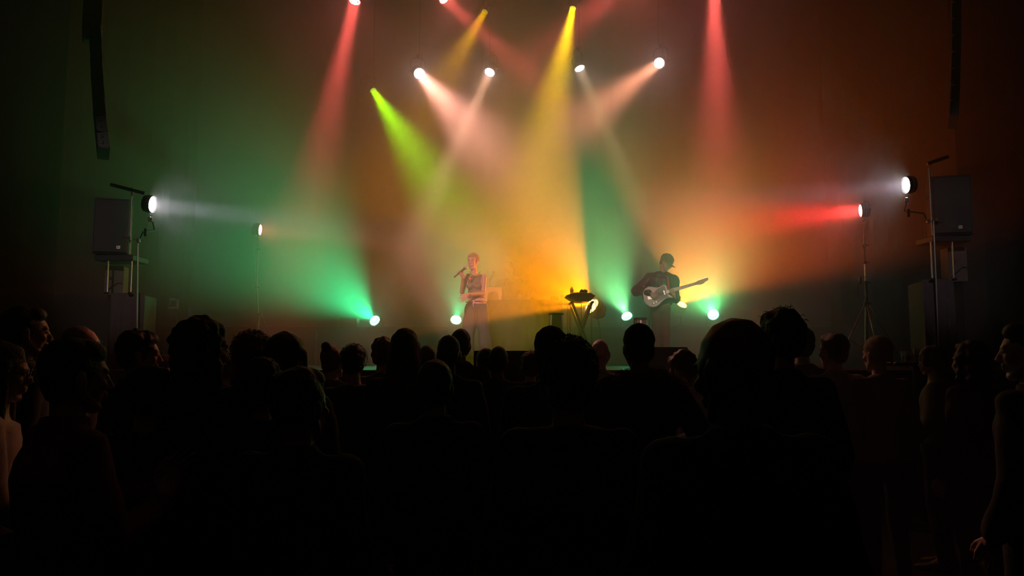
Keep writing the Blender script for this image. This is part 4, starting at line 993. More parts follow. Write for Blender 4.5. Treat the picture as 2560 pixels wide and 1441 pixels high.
    displace(me, .012 if top in ('puffer', 'parka', 'jacket', 'coat') else .009, 9, int(px) % 17); tn = {'tshirt': 't_shirt'}.get(top, top)
    link(tn, me, tm, t)
    if hat == 'beanie' or hat == 'knit':
        mb = MB(); mb.ell(tuple(hc + hr @ Vector((0, -.014, .048)) * hs), (.086 * hs, .106 * hs, .093 * hs), hr); mb.ell(tuple(hc + hr @ Vector((0, -.03, -.005)) * hs), (.083 * hs, .078 * hs, .06 * hs), hr)
        me = remesh(mb, .009, 1, 'beanie'); v, _ = mesh_np(me)
        keep = np.array(hr.inverted()); loc_ = (v - np.array(hc)) @ keep.T / hs; bm = bmesh.new(); bm.from_mesh(me)
        dele = [x for x, l in zip(bm.verts, loc_) if l[2] < -.022 - .35 * max(0, -l[1]) + .55 * max(0, l[1])]
        bmesh.ops.delete(bm, geom=dele, context='VERTS'); bm.to_mesh(me); bm.free()
        o = link('beanie', me, cloth('beanie_' + str(int(px)), extra or (.02, .02, .022), .95, .6, 120), t); so = o.modifiers.new('t', 'SOLIDIFY'); so.thickness = .006
        rim = MB(); rim.tube([hc + hr @ Vector((.0735 * cos(a), .088 * sin(a) - .014, -.014 + .045 * sin(a))) * hs for a in [2 * pi * i / 28 for i in range(28)]], .008 * hs, 8, closed=True)
        rim.obj('beanie_cuff', o.data.materials[0], o)
    if hat == 'hood':
        mb = MB(); mb.ell(tuple(hc + hr @ Vector((0, -.022, .028)) * hs), (.100 * hs, .118 * hs, .116 * hs), hr); mb.cap(tuple(hc + hr @ Vector((0, -.05, -.03)) * hs), tuple(nk + Vector((0, -.04, -.04))), .085 * hs, .10 * hs)
        me = remesh(mb, .010, 2, 'hood'); v, _ = mesh_np(me); loc_ = (v - np.array(hc)) @ np.array(hr.inverted()).T / hs; bm = bmesh.new(); bm.from_mesh(me)
        dele = [x for x, l in zip(bm.verts, loc_) if l[1] > .035 + .2 * abs(l[0])]; bmesh.ops.delete(bm, geom=dele, context='VERTS'); bm.to_mesh(me); bm.free()
        o = link('hood', me, cloth('hood_' + str(int(px)), extra or topcol[1]), t); so = o.modifiers.new('t', 'SOLIDIFY'); so.thickness = .008; displace(me, .008, 14, 2)
    if hat == 'cap':
        mb = MB(); mb.ell(tuple(hc + hr @ Vector((0, -.014, .048)) * hs), (.086 * hs, .106 * hs, .088 * hs), hr)
        me = remesh(mb, .009, 1, 'cap'); v, _ = mesh_np(me); loc_ = (v - np.array(hc)) @ np.array(hr.inverted()).T / hs; bm = bmesh.new(); bm.from_mesh(me)
        bmesh.ops.delete(bm, geom=[x for x, l in zip(bm.verts, loc_) if l[2] < .028], context='VERTS'); bm.to_mesh(me); bm.free()
        o = link('cap', me, cloth('cap_' + str(int(px)), extra or (.02, .02, .02)), t); so = o.modifiers.new('t', 'SOLIDIFY'); so.thickness = .005
        mb = MB(); mb.poly([(-.065, .06), (-.06, .13), (-.03, .165), (.03, .165), (.06, .13), (.065, .06)], 0, .006); me = mb.mesh('cap_brim')
        me.transform(Matrix.Translation(hc) @ (hr.to_4x4() @ Matrix.Scale(hs, 4)) @ Matrix.Translation((0, 0, .036))); link('cap_brim', me, o.data.materials[0], o, smooth=False)
    return t, J, hr

# ------------------------------------------------------------------ performers (joints taken in stage space)
def stage_joints(base, D, pix_, H):
    J = {}
    for n, (px, py, dd) in pix_.items(): J[n] = P(px, py, D + dd) - base
    J['k'] = H / 1.75; J['build'] = H / 1.75
    return J

# --- singer
D = 10.3; b = P(1190, 918, D); b.z = STAGE_Z
sg = empty('person', tuple(b), 0, 'singer with cropped curly hair, sleeveless dark top and wide jeans singing into a microphone', 'person')
J = stage_joints(b, D, dict(head=(1182, 654, 0), neck=(1186, 681, .02), sl=(1210, 693, -.03), sr=(1165, 692, .05), el=(1208, 733, -.03), er=(1155, 731, .02), wl=(1170, 738, -.26), wr=(1158, 692, -.19),
    hl=(1206, 768, 0), hr=(1177, 768, .02), kl=(1209, 838, -.02), kr=(1173, 838, -.03), al=(1212, 905, 0), ar=(1168, 905, -.02)), 1.60)
J['al'].z = J['ar'].z = .08
hr = rotm(180 - 20, -2, 0); hc = J['head']; hs = .90
mb = MB(); head_mb(mb, hc, hr, hs, mouth=.012)
mb.cap(J['neck'] - Vector((0, 0, .05)), hc + hr @ Vector((0, -.015, -.05)), .047, .045, n=12)
J['build'] = .88; mb.loft(torso_rings(J, 0, 1.1, -.15, wide=.88, deep=.92)); J['build'] = .84; limbs(mb, J, ('arms', 'legs')); J['build'] = .86
# right hand closed on the microphone, left hand pointing down and left
mdir = (P(1166, 668, D - .20) - P(1141, 689, D - .24)).normalized()
wr = J['wr']; g0 = (P(1157, 677, D - .215) - b)
hand_mb(mb, wr, (mdir * -.25 + Vector((-.1, -.25, .9))).normalized(), Vector((-.75, .35, .1)), 1, curl=62, thumb=30, s=.90)
wl = J['wl']; hand_mb(mb, wl, (P(1150, 753, D - .34) - P(1170, 738, D - .28)).normalized(), Vector((.2, 1, .25)), -1, curl=10, thumb=38, s=.92, spread=7)
for s_ in 'lr':
    a = J['a' + s_]; mb.cap(a, a + Vector((0, -.11, -.045)), .032, .024)
me = remesh(mb, .0062, 2, 'body'); link('body', me, SKINM['brown'], sg)
# hair: cropped curls
hm_ = hair_mesh('short', hc, hr, hs * .985, .0055, 3); displace(hm_, .004, 90, 1); ho = link('hair', hm_, HAIRM['copper'], sg)
sb = MB(); strands(sb, hc + hr @ Vector((0, -.012, .004)), hr, hs, 900, .012, 1.1, seed=4, rad=.0013, r_off=(.083, .097, .094), region=lambda d: d.y < .55 or d.z > .55); so = sb.obj('hair_strands', HAIRM['copper'], ho); so['kind'] = 'stuff'
EYEW = mat('eye_white', (.75, .7, .68), .2); DARK = mat('dark_brow', (.03, .015, .012), .6)
for q in (1, -1):
    MB().ell(tuple(hc + hr @ Vector((q * .030, .086, .002)) * hs), (.011, .006, .0035), hr, n=2).obj('eye', DARK, sg)
    MB().tube([hc + hr @ Vector((q * (.016 + .010 * i), .094 - .0025 * i * i * .6, .022 + .004 * sin(i))) * hs for i in range(4)], .0028, 6).obj('eyebrow', DARK, sg)
    MB().lathe([(.004, 0), (.005, .004), (.004, .012)], c=tuple(hc + hr @ Vector((q * .078, .0, -.048)) * hs), n=8).obj('earring', mat('gold', (.8, .5, .15), .25, metal=1.0), sg)
MB().ell(tuple(hc + hr @ Vector((0, .084, -.068)) * hs), (.020, .006, .009), hr, n=2).obj('mouth', mat('mouth_dark', (.10, .02, .02), .4), sg)
MB().bbox(tuple(hc + hr @ Vector((0, .0885, -.063)) * hs), (.026, .004, .006), .001, Rm=hr).obj('teeth', mat('teeth', (.8, .76, .72), .25), sg)
# top
mb = MB(); J['build'] = .86; mb.loft(torso_rings(J, .010, 1.03, .14, wide=.86, deep=.94))
for q in (-.055, .055):
    sm = lerp(J['sl'], J['sr'], .5); mb.ell(tuple(sm + Vector((q - .012, -.078, -.135))), (.052, .042, .048))
for s_ in 'lr': mb.ell(tuple(Vector(J['s' + s_]).lerp(lerp(J['sl'], J['sr'], .5), .28)), (.045, .048, .045))
me = remesh(mb, .0085, 3, 'top'); displace(me, .008, 11, 5); displace(me, .004, 30, 9); link('sleeveless_top', me, cloth('taupe', (.17, .12, .10), .8, .3, 60), sg)
# wide jeans
jm = cloth('grey_denim', (.05, .052, .07), .85, .4, 80)
mb = MB(); mb.loft(torso_rings(J, .016, .14, -.14, wide=.96))
for s_, xs_ in (('l', .02), ('r', -.02)):
    h, k_, a = J['h' + s_], J['k' + s_], J['a' + s_]
    mb.loft([(Vector((a.x + xs_, a.y, .015)), Vector((1, 0, 0)), Vector((0, 1, 0)), .112, .115), (lerp(a, k_, .5) + Vector((xs_, 0, 0)), Vector((1, 0, 0)), Vector((0, 1, 0)), .100, .100), (k_ + Vector((xs_ * .6, 0, 0)), Vector((1, 0, 0)), Vector((0, 1, 0)), .088, .088), (lerp(k_, h, .6), Vector((1, 0, 0)), Vector((0, 1, 0)), .090, .095), (h, Vector((1, 0, 0)), Vector((0, 1, 0)), .082, .100), (h + Vector((0, 0, .05)), Vector((1, 0, 0)), Vector((0, 1, 0)), .06, .08)], n=20)
me = remesh(mb, .010, 3, 'jeans'); displace(me, .012, 8, 2); displace(me, .006, 22, 4); jo = link('jeans', me, jm, sg)
hp = torso_rings(J, .021, .14, .05, wide=.96); wc = Vector(P(1191, 754, D) - b)
MB().tube([wc + Vector((.145 * cos(a), .112 * sin(a) , .008 * sin(3 * a) + (.010 * cos(a)))) for a in [2 * pi * i / 32 for i in range(32)]], [.009 + .002 * sin(i * 2.1) for i in range(32)], 8, closed=True).obj('waistband', cloth('frayed_waistband', (.55, .42, .36)), jo)
MB().tube([wc + Vector((-.035, -.118, -.005)), wc + Vector((-.04, -.128, -.05)), wc + Vector((-.03, -.125, -.085))], .005, 6).tube([wc + Vector((-.03, -.118, -.005)), wc + Vector((-.018, -.128, -.04))], .004, 6).obj('drawstring', mat('cord', (.6, .5, .45), .7), jo)
MB().tube([wc + Vector((.13, -.05, 0)), wc + Vector((.15, -.06, -.05)), wc + Vector((.165, -.05, -.10))], .003, 6).obj('side_string', mat('cord', (.6, .5, .45), .7), jo)
for s_ in 'lr': shoe(s_, J, mat('shoe_white', (.4, .4, .4), .5), sg, Vector((-.2, -1, 0)))
# necklace of beads with a red pendant
nb = P(1187, 683, D) - b; pts_ = []
for i in range(30):
    t = i / 29; a = pi * t; pts_.append(nb + Vector((.072 * cos(a) + .004, .02 - .13 * sin(a) ** .8, .02 - .075 * sin(a) ** 1.6)))
nk_ = MB(); me = MB().ell((0, 0, 0), (.0075, .0075, .0065), n=1).mesh('bead'); me.materials.append(mat('gold', (.8, .5, .15), .25, metal=1.0)); 
cho = MB().tube(pts_, .0022, 5).obj('necklace', mat('gold', (.8, .5, .15), .25, metal=1.0), sg)
for i in range(0, 30):
    o = bpy.data.objects.new('bead', me); COL.objects.link(o); o.parent = cho; o.location = pts_[i]
pn = P(1175, 697, D - .16) - b
MB().ell(tuple(pn), (.017, .008, .020), n=2).obj('pendant', mat('red_stone', (.75, .06, .02), .2, spec=.8), cho)
for q in (-1, 1): MB().tube([pn + Vector((0, 0, .02)), pn + Vector((q * .03, .006, .032)), pn + Vector((q * .05, .03, .055))], .004, 6).obj('pendant_link', mat('gold', (.8, .5, .15), .25, metal=1.0), cho)
MB().lathe([(.030, -.006), (.032, 0), (.030, .006)], c=tuple(lerp(J['el'], J['wl'], .93)), n=16, caps=False).obj('bracelet', mat('gold', (.8, .5, .15), .25, metal=1.0), sg)
# microphone in her right hand
m0 = P(1142, 688, D - .245); m1 = P(1161, 672, D - .215); m2 = P(1166, 667.5, D - .205); d_ = (m1 - m0).normalized(); Rm = track(d_)
mi = empty('microphone', tuple(m0), 0, 'hand held microphone with a silver grille at the mouth of the singer', 'microphone')
L = (m1 - m0).length
MB().lathe([(.010, 0), (.011, .004), (.012, .03), (.0165, L - .01), (.018, L)], Rm=Rm, n=18).obj('handle', METAL, mi)
MB().lathe([(.018, L), (.024, L + .008), (.024, L + .014), (.021, L + .018)], Rm=Rm, n=18).obj('collar', GREYM, mi)
MB().ell(tuple(Rm @ Vector((0, 0, L + .032))), (.0255, .0255, .027), n=3).obj('grille', mat('mic_grille', (.45, .42, .47), .45, metal=.5, bump=.6, nscale=400), mi)
MB().lathe([(.008, -.05), (.010, -.045), (.0095, -.012), (.006, 0)], Rm=Rm, n=12).obj('antenna', BLACK, mi)
# --- guitarist
D = 10.9; b = P(1648, 912, D); b.z = STAGE_Z
gt = empty('person', tuple(b), 0, 'guitarist in a dark cap and leather jacket looking down at his pale guitar', 'person')
J = stage_joints(b, D, dict(head=(1666, 657, -.03), neck=(1657, 682, .02), sr=(1625, 696, .03), sl=(1683, 699, -.02), er=(1591, 728, -.02), el=(1687, 744, -.06), wr=(1626, 734, -.25), wl=(1686, 741, -.29),
    hr=(1640, 772, 0), hl=(1662, 772, 0), kr=(1643, 838, -.03), kl=(1664, 838, -.02), ar=(1642, 898, .02), al=(1668, 898, 0)), 1.75)
J['al'].z = J['ar'].z = .08
hr = rotm(180 + 52, -34, 0); hc = J['head']; hs = .98
mb = MB(); head_mb(mb, hc, hr, hs); mb.cap(J['neck'] - Vector((0, 0, .05)), hc + hr @ Vector((0, -.03, -.05)), .058, .055, n=12)
J['build'] = .95; mb.loft(torso_rings(J, 0, 1.05, -.15, wide=.9)); limbs(mb, J, ('arms', 'legs'))
hand_mb(mb, J['wr'], (P(1641, 745, D - .30) - P(1628, 735, D - .26)).normalized(), Vector((.15, 1, -.1)), 1, curl=42, thumb=25, s=.98)
hand_mb(mb, J['wl'], (P(1680, 724, D - .34) - P(1687, 741, D - .30)).normalized(), Vector((-.35, .8, .2)), -1, curl=48, thumb=20, s=.98)
for s_ in 'lr':
    a = J['a' + s_]; mb.cap(a, a + Vector((0, -.12, -.045)), .034, .026)
me = remesh(mb, .0068, 2, 'body'); link('body', me, SKINM['light'], gt)
hm_ = hair_mesh('crop', hc, hr, hs, .007, 3); link('hair', hm_, HAIRM['brown'], gt)
for q in (1, -1): MB().ell(tuple(hc + hr @ Vector((q * .031, .083, .004)) * hs), (.011, .007, .005), hr, n=1).obj('eye', DARK, gt)
cm = cloth('cap_green_black', (.035, .045, .035), .85, .3, 60)
mb = MB(); mb.ell(tuple(hc + hr @ Vector((0, -.012, .046)) * hs), (.089, .112, .094), hr)
me = remesh(mb, .006, 1, 'cap'); v, _ = mesh_np(me); loc_ = (v - np.array(hc)) @ np.array(hr.inverted()).T / hs; bm = bmesh.new(); bm.from_mesh(me)
bmesh.ops.delete(bm, geom=[x for x, l in zip(bm.verts, loc_) if l[2] < .012], context='VERTS'); bm.to_mesh(me); bm.free()
co = link('cap', me, cm, gt); so = co.modifiers.new('t', 'SOLIDIFY'); so.thickness = .004
v = []; f = []                                                   # curved brim
for j in range(7):
    for i in range(11):
        a = (i - 5) / 5; r_ = j / 6; x = a * (.070 - .010 * r_); y = .085 + (.085 * sqrt_ if False else .0) + r_ * .085 * math.sqrt(max(0, 1 - .65 * a * a)); v.append(tuple(hc + hr @ Vector((x, y - .06 * a * a, .022 - .02 * a * a - .012 * r_)) * hs))
for j in range(6):
    for i in range(10): f.append((j * 11 + i, j * 11 + i + 1, (j + 1) * 11 + i + 1, (j + 1) * 11 + i))
o = MB().add(v, f).obj('cap_brim', cm, co); so = o.modifiers.new('t', 'SOLIDIFY'); so.thickness = .005
MB().ell(tuple(hc + hr @ Vector((0, .10, .062)) * hs), (.012, .006, .010), hr, n=2).obj('cap_badge', mat('cap_badge', (.85, .5, .4), .3), co)
MB().ell(tuple(hc + hr @ Vector((0, -.012, .142)) * hs), (.008, .008, .005), hr, n=1).obj('cap_button', cm, co)
# leather jacket with loose sleeves
lm = mat('leather', (.030, .030, .028), .42, noise_amt=.2, nscale=20, bump=.4)
mb = MB(); mb.loft(torso_rings(J, .030, 1.05, .04, wide=.95, deep=1.08))
for s_ in 'lr':
    s0, e0, w0 = J['s' + s_], J['e' + s_], J['w' + s_]; mb.cap(lerp(J['neck'], s0, .2) + Vector((0, 0, -.04)), s0, .085, .082, n=14); mb.cap(s0, e0, .082, .080, n=14); mb.cap(e0, Vector(e0).lerp(w0, .9), .078, .050, n=14); mb.ell(tuple(Vector(e0) + Vector((0, 0, -.01))), (.088, .085, .085))
me = remesh(mb, .0095, 3, 'jacket'); displace(me, .018, 8, 4); displace(me, .008, 22, 7); jk = link('jacket', me, lm, gt)
MB().lathe([(.070, -.05), (.086, -.015), (.080, .028), (.068, .028)], c=tuple(J['neck'] + Vector((0, -.005, -.015))), Rm=rotm(0, 12), n=20, caps=False).obj('collar', lm, jk)
rdm = mat('red_lining', (.65, .10, .07), .6)
zp = [P(1668, 690, D - .17) - b, P(1670, 702, D - .19) - b, P(1671, 716, D - .20) - b, P(1671, 728, D - .20) - b]
MB().tube(zp, [.010, .013, .016, .012], 8).obj('zip_edge', rdm, jk)
MB().tube([P(1653, 769, D - .13) - b, P(1662, 764, D - .14) - b, P(1673, 760, D - .13) - b], .008, 8).tube([P(1655, 770, D - .13) - b, P(1673, 768, D - .13) - b], .005, 6).obj('hem_lining', rdm, jk)
w_ = P(1610, 717, D - .11) - b; MB().ell(tuple(w_), (.016, .01, .014), n=2).obj('sleeve_patch', mat('patch_red', (.7, .18, .12), .4), jk)
mb = MB(); J['build'] = .95; mb.loft(torso_rings(J, .010, .10, -.14, wide=.85)); limbs(mb, J, ('legs',), .014)
me = remesh(mb, .011, 2, 'trousers'); displace(me, .010, 12, 4); link('trousers', me, cloth('brown_trousers', (.13, .08, .055)), gt)
for s_ in 'lr': shoe(s_, J, mat('shoe_dark', (.02, .02, .02), .5), gt, Vector((.1, -1, 0)))
# --- electric guitar
g0 = P(1609, 748, D - .20); g1 = P(1772, 700.5, D - .36); ax = (g1 - g0).normalized(); Lg = (g1 - g0).length; nz = Vector((0, -1, .12)); nz = (nz - ax * nz.dot(ax)).normalized(); ay = nz.cross(ax)
G = empty('electric_guitar', (0, 0, 0), 0, 'pale electric guitar with a dark pickguard slung on the guitarist', 'guitar'); GM = Matrix((ax, ay, nz)).transposed().to_4x4(); GM.translation = g0; G.matrix_world = GM; bpy.context.view_layer.update()
k = Lg / .985
def gp(pts): return [(x * k, y * k) for x, y in pts]
body = [(.0, -.02), (.004, .05), (.022, .105), (.06, .145), (.115, .160), (.165, .148), (.205, .122), (.245, .106), (.285, .108), (.325, .120), (.355, .118), (.375, .095), (.378, .06), (.368, .028), (.360, -.028),
        (.378, -.045), (.412, -.085), (.425, -.105), (.410, -.112), (.375, -.098), (.335, -.092), (.295, -.100), (.255, -.118), (.205, -.148), (.150, -.168), (.095, -.165), (.045, -.135), (.012, -.085)]
GB = mat('guitar_body', (.66, .52, .47), .3, spec=.6); MAPLE = mat('maple_neck', (.50, .34, .14), .35)
def gadd(mb, name, m, parent=G, smooth=False): return mb.obj(name, m, parent, smooth=smooth)
body = [(x, y * .97) for x, y in body]
bo = gadd(MB().poly(gp(body), -.022 * k, .022 * k, .006), 'body', GB)
pg = [(.185, .055), (.235, .085), (.30, .098), (.345, .10), (.352, .07), (.345, .028), (.345, -.030), (.355, -.06), (.37, -.085), (.33, -.078), (.28, -.085), (.235, -.10), (.20, -.105), (.18, -.06)]
gadd(MB().poly(gp(pg), .0225 * k, .0255 * k), 'pickguard', mat('pickguard', (.14, .12, .09), .35))
gadd(MB().poly(gp([(.10, -.125), (.10, -.095), (.21, -.07), (.235, -.075), (.235, -.10), (.215, -.108)]), .0226 * k, .026 * k, .0006), 'control_plate', mat('control_plate', (.10, .10, .09), .3, metal=.7))
for x, y in ((.125, -.108), (.165, -.100)): gadd(MB().lathe([(.010, .026 * k), (.010, .038 * k), (.008, .040 * k)], c=(x * k, y * k, 0), n=14), 'knob', CHROME)
gadd(MB().cap((.205 * k, -.092 * k, .026 * k), (.208 * k, -.092 * k, .042 * k), .003, n=6), 'pickup_switch', BLACK)
gadd(MB().bbox((.10 * k, 0, .026 * k), (.075 * k, .075 * k, .008), .002), 'bridge', CHROME)
gadd(MB().bbox((.13 * k, 0, .029 * k), (.020 * k, .070 * k, .008), .002, Rm=Matrix.Rotation(.25, 3, 'Z')), 'bridge_pickup', BLACK)
gadd(MB().bbox((.315 * k, 0, .029 * k), (.020 * k, .066 * k, .010), .003), 'neck_pickup', CHROME)
gadd(MB().poly(gp([(.34, -.028), (.34, .028), (.80, .021), (.80, -.021)]), .015 * k, .031 * k, .004), 'neck', MAPLE)
gadd(MB().poly(gp([(.335, -.027), (.335, .027), (.795, .020), (.795, -.020)]), .0312 * k, .036 * k), 'fretboard', mat('fretboard', (.42, .28, .11), .4))
fr = MB(); sc_ = .648
for i in range(1, 22): x = .745 + .05 - sc_ * (1 - 2 ** (-i / 12)); fr.box((x * k, 0, .0365 * k), (.002, (.050 - .012 * (x - .335) / .46) * k, .002))
gadd(fr, 'frets', CHROME)
gadd(MB().poly(gp([(.795, -.021), (.795, .021), (.825, .034), (.86, .036), (.93, .038), (.972, .040), (.985, .022), (.978, .0), (.955, -.008), (.93, -.012), (.90, -.030), (.865, -.038), (.835, -.030)]), .010 * k, .024 * k, .002), 'headstock', MAPLE)
for i in range(6):
    x = .825 + i * .027; tp = gadd(MB().cap((x * k, .036 * k, .012 * k), (x * k, .052 * k, .012 * k), .0025, n=6).ell((x * k, .057 * k, .012 * k), (.005, .006, .007), n=1), 'tuner', CHROME)
    y0 = -.016 + i * .0064; s_ = gadd(MB().tube([(.09 * k, y0 * 1.25 * k, .036 * k), (.79 * k, y0 * k, .041 * k), (x * k, .022 * k, .028 * k)], .0007, 4), 'string', CHROME)
for x, y in ((-.004, 0), (.425, -.108)): gadd(MB().lathe([(.005, 0), (.005, .01), (.008, .012)], c=(x * k, y * k, -.006), Rm=Matrix.Rotation(-pi / 2, 3, 'Y') if x < 0 else None, n=10), 'strap_button', CHROME)
Gi = GM.inverted()
sp = [P(1608, 748, D - .18), P(1606, 735, D - .02), P(1622, 705, D + .12), P(1650, 686, D + .10), P(1668, 692, D - .14), P(1672, 712, D - .19), P(1673, 722, D - .2)]
mb = MB(); pts_ = [Gi @ p for p in sp]; mb.tube(pts_, .010, 6); gadd(mb, 'strap', mat('strap', (.5, .14, .10), .6), smooth=True)
cb = [g0 + ax * .02 - ay * .16 * 0 + Vector((0, -.0, -.02)), P(1621, 768, D - .2), P(1626, 782, D - .15), P(1622, 830, D - .1), P(1618, 890, D - .05), P(1612, 925, D)]
cb[-1].z = STAGE_Z + .008; o = MB().tube(cb, .0045, 6).obj('guitar_cable', RUBBER); tagit(o, 'black guitar cable hanging from the pale guitar to the floor', 'cable')
# --- musician behind the table
D = 12.5; b = P(1274, 899, D); b.z = STAGE_Z
dj = empty('person', tuple(b), 0, 'hazy figure in dark clothes standing behind the table', 'person')
J = base_joints(1.74, .95); M = Matrix.Rotation(pi, 3, 'Z')
for n in list(J):
    if n not in ('k', 'build'): J[n] = M @ J[n]
J['el'] = Vector((.24, -.06, 1.14)); J['er'] = Vector((-.24, -.06, 1.14)); J['wl'] = Vector((.15, -.28, 1.04)); J['wr'] = Vector((-.17, -.28, 1.04))
hr = rotm(180 + 10, -24); hc = J['head']
mb = MB(); head_mb(mb, hc, hr, .97); mb.cap(J['neck'] - Vector((0, 0, .06)), hc + Vector((0, .01, -.05)), .056, .05)
mb.loft(torso_rings(J, 0, 1.1, -.15)); limbs(mb, J, ('arms', 'legs')); hand_mb(mb, J['wl'], (-.2, -.8, -.3), (0, 0, -1), -1, curl=22); hand_mb(mb, J['wr'], (.2, -.8, -.3), (0, 0, -1), 1, curl=22)
me = remesh(mb, .009, 2, 'body'); link('body', me, SKINM['dark'], dj)
link('hair', hair_mesh('short', hc, hr, .97, .009, 5), HAIRM['black'], dj)
mb = MB(); mb.loft(torso_rings(J, .02, 1.04, .0)); limbs(mb, J, ('arms',), .016, .92); me = remesh(mb, .013, 3, 'sweater'); displace(me, .012, 9, 3); link('sweater', me, cloth('black_sweater', (.03, .025, .025)), dj)
mb = MB(); mb.loft(torso_rings(J, .012, .2, -.15)); limbs(mb, J, ('legs',), .012); me = remesh(mb, .016, 2, 'trousers'); link('trousers', me, cloth('dark_denim', (.015, .017, .025)), dj)
for s_ in 'lr': shoe(s_, J, mat('shoe_dark', (.02, .02, .02), .5), dj, Vector((0, -1, 0)))

# ------------------------------------------------------------------ the audience
BK = ('black', (.012, .012, .013)); CH = ('charcoal', (.022, .022, .024)); NV = ('navy', (.014, .018, .030)); OL = ('olive', (.030, .032, .020)); BR = ('brown', (.045, .030, .022)); GY = ('grey', (.06, .06, .062)); TAN = ('tan', (.30, .21, .15))
q = person
# front rows, largest in the picture
q('tall broad man with a shaved round head, nearest the camera right of centre', 1838, 787, 1.72, facing=6, look=22, nod=8, hair=None, skin='dark', topcol=BK, top='coat', head_s=1.06, build=1.08, vox=.011, wide=1.0)
q('man with a high mass of curly hair in the very centre, seen from behind', 1420, 820, 2.30, hair='curly', topcol=CH, top='sweater', hair_n=1600, hair_len=.014, hair_curl=1.5, head_s=.90, vox=.011, build=1.02)
q('large dark short haired head near the front, left of centre, right ear lit', 750, 914, 2.25, facing=-14, look=-14, hair='short', topcol=BK, top='jacket', vox=.011, build=1.02, wide=1.02)
q('person facing right at the lower left with both hands raised to clap', 186, 843, 2.35, facing=-38, look=-8, skin='light', hair='short', topcol=('red_lit', (.20, .05, .045)), top='jacket', vox=.011,  # pink-red light on the sleeve put into the jacket colour
  arms=dict(el=(-.22, .02, 1.16), er=(.24, .04, 1.14), wl=(-.02, .30, 1.21), wr=(.04, .30, 1.17), fl=(.3, .5, .8), fr=(-.3, .5, .8), pl=(1, 0, .1), pr=(-1, 0, .1), curl=12))
q('shorter dark haired person in the lower left between two taller ones', 374, 911, 2.85, facing=-8, hair='short', topcol=CH, top='hoodie', vox=.012)
q('short haired person with shoulders edged in pink light, left of centre', 1089, 897, 3.15, facing=4, look=-6, hair='short', topcol=BR, top='jacket', head_s=1.0)
q('person with bushy dark hair behind the hooded head at the left', 655, 890, 2.95, hair='tousled', topcol=BK, top='jacket', hair_n=300, hair_len=.02, hair_curl=.6, droop=.2)
q('woman at the left edge in a cream knitted sweater with long hair', 2, 850, 3.0, facing=-62, look=-6, nod=2, skin='light', hair='long', haircol='brown', topcol=('cream_knit', (.72, .56, .46)), top='sweater',
  arms=dict(er=(.25, .04, 1.13), wr=(.20, .22, .98), el=(-.24, 0, 1.12), wl=(-.10, .26, 1.0)), build=.95)
q('tall person with a dimly lit face at the upper left edge of the crowd', 62, 764, 3.9, facing=-42, look=-12, skin='brown', hair='short', topcol=BK, top='coat')
q('man with glasses and a red lit face looking right toward the stage', 203, 811, 4.6, facing=-55, look=-18, nod=-6, skin='light', hair='crop', haircol='grey', topcol=OL, top='coat')
q('person with dark hair in profile beside the left speaker stack', 347, 822, 4.0, facing=-30, look=-34, skin='brown', hair='tousled', topcol=CH, top='jacket')
q('woman with big dark hair and a greenish lit cheek, left of centre', 504, 789, 2.95, facing=-14, look=-30, skin='brown', hair='wavy', topcol=BK, top='jacket', head_s=1.0)
q('woman with ruffled reddish hair in front of the left tripod', 636, 830, 4.0, facing=-12, look=-24, skin='light', hair='wavy', haircol='auburn', topcol=CH, top='jacket', hair_n=500, hair_len=.03, hair_curl=.7)
q('woman with a smooth dark bob and a pale scarf, left of centre', 719, 829, 3.35, facing=-6, look=-22, skin='light', hair='bob', haircol='brown', topcol=BR, top='coat')
q('small dark head low in front of the left tripod', 574, 880, 5.6, hair='short', topcol=BK)
q('person with a pinkish lit cheek far back at the left', 412, 886, 5.8, facing=-20, look=-30, skin='light', hair='short', topcol=BK)
q('person with a low ponytail and a pink lit collar, near the far left green lamp', 832, 860, 5.4, facing=-10, look=-14, skin='light', hair='bun', haircol='brown', topcol=('dusty', (.10, .07, .065)), top='jacket')
q('person with short dark curls and a hooded coat below the far left green lamp', 886, 849, 4.9, look=-10, skin='brown', hair='curly', topcol=BK, top='hoodie', head_s=.86, hair_n=400, hair_len=.014, hair_curl=1.0)
q('person with wavy brown hair half hidden by the long haired woman', 957, 841, 5.7, hair='tousled', haircol='brown', topcol=BR, top='jacket')
q('woman with very long straight hair left of the singer', 1012, 820, 4.6, hair='long', haircol='brown', topcol=OL, top='jacket')
q('small round head between the long haired woman and the close cropped man', 1068, 859, 5.9, hair='crop', haircol='brown', topcol=GY, top='jacket', head_s=.95)
q('close cropped man in front of the legs of the singer', 1122, 836, 4.9, skin='dark', hair='crop', topcol=CH, top='jacket')
q('person with a light rimmed head right below the green lamp behind the singer', 1151, 820, 6.0, look=8, skin='light', hair='crop', haircol='brown', topcol=BR, top='jacket')
q('left one of two small dark heads below the laptop', 1214, 868, 6.1, hair='short', topcol=CH, head_s=.95)
q('right one of two small dark heads below the laptop, ears showing', 1246, 864, 5.8, skin='dark', hair='crop', topcol=CH, top='jacket')
q('small brown haired head at the left of the curly haired man', 1326, 876, 6.1, hair='tousled', haircol='brown', topcol=BK)
q('person in a brown hat just behind the left side of the curly haired man', 1377, 813, 3.7, look=-6, skin='dark', hair=None, hat='beanie', extra=(.08, .045, .02), topcol=BR, top='jacket')
q('small bald pinkish head between the curly haired man and the fur hooded parka', 1500, 844, 6.1, facing=-6, skin='light', hair=None, topcol=('pale_jacket', (.20, .17, .14)), top='jacket')
t, J, hr = q('man in a dark beanie and a parka with a wide fur trimmed hood', 1597, 807, 4.0, skin='brown', hair=None, hat='beanie', topcol=BK, top='parka', build=1.02,
  arms=dict(er=(.34, .02, 1.16), wr=(.20, .24, 1.06), el=(-.31, 0, 1.15), wl=(-.16, .26, 1.1)))
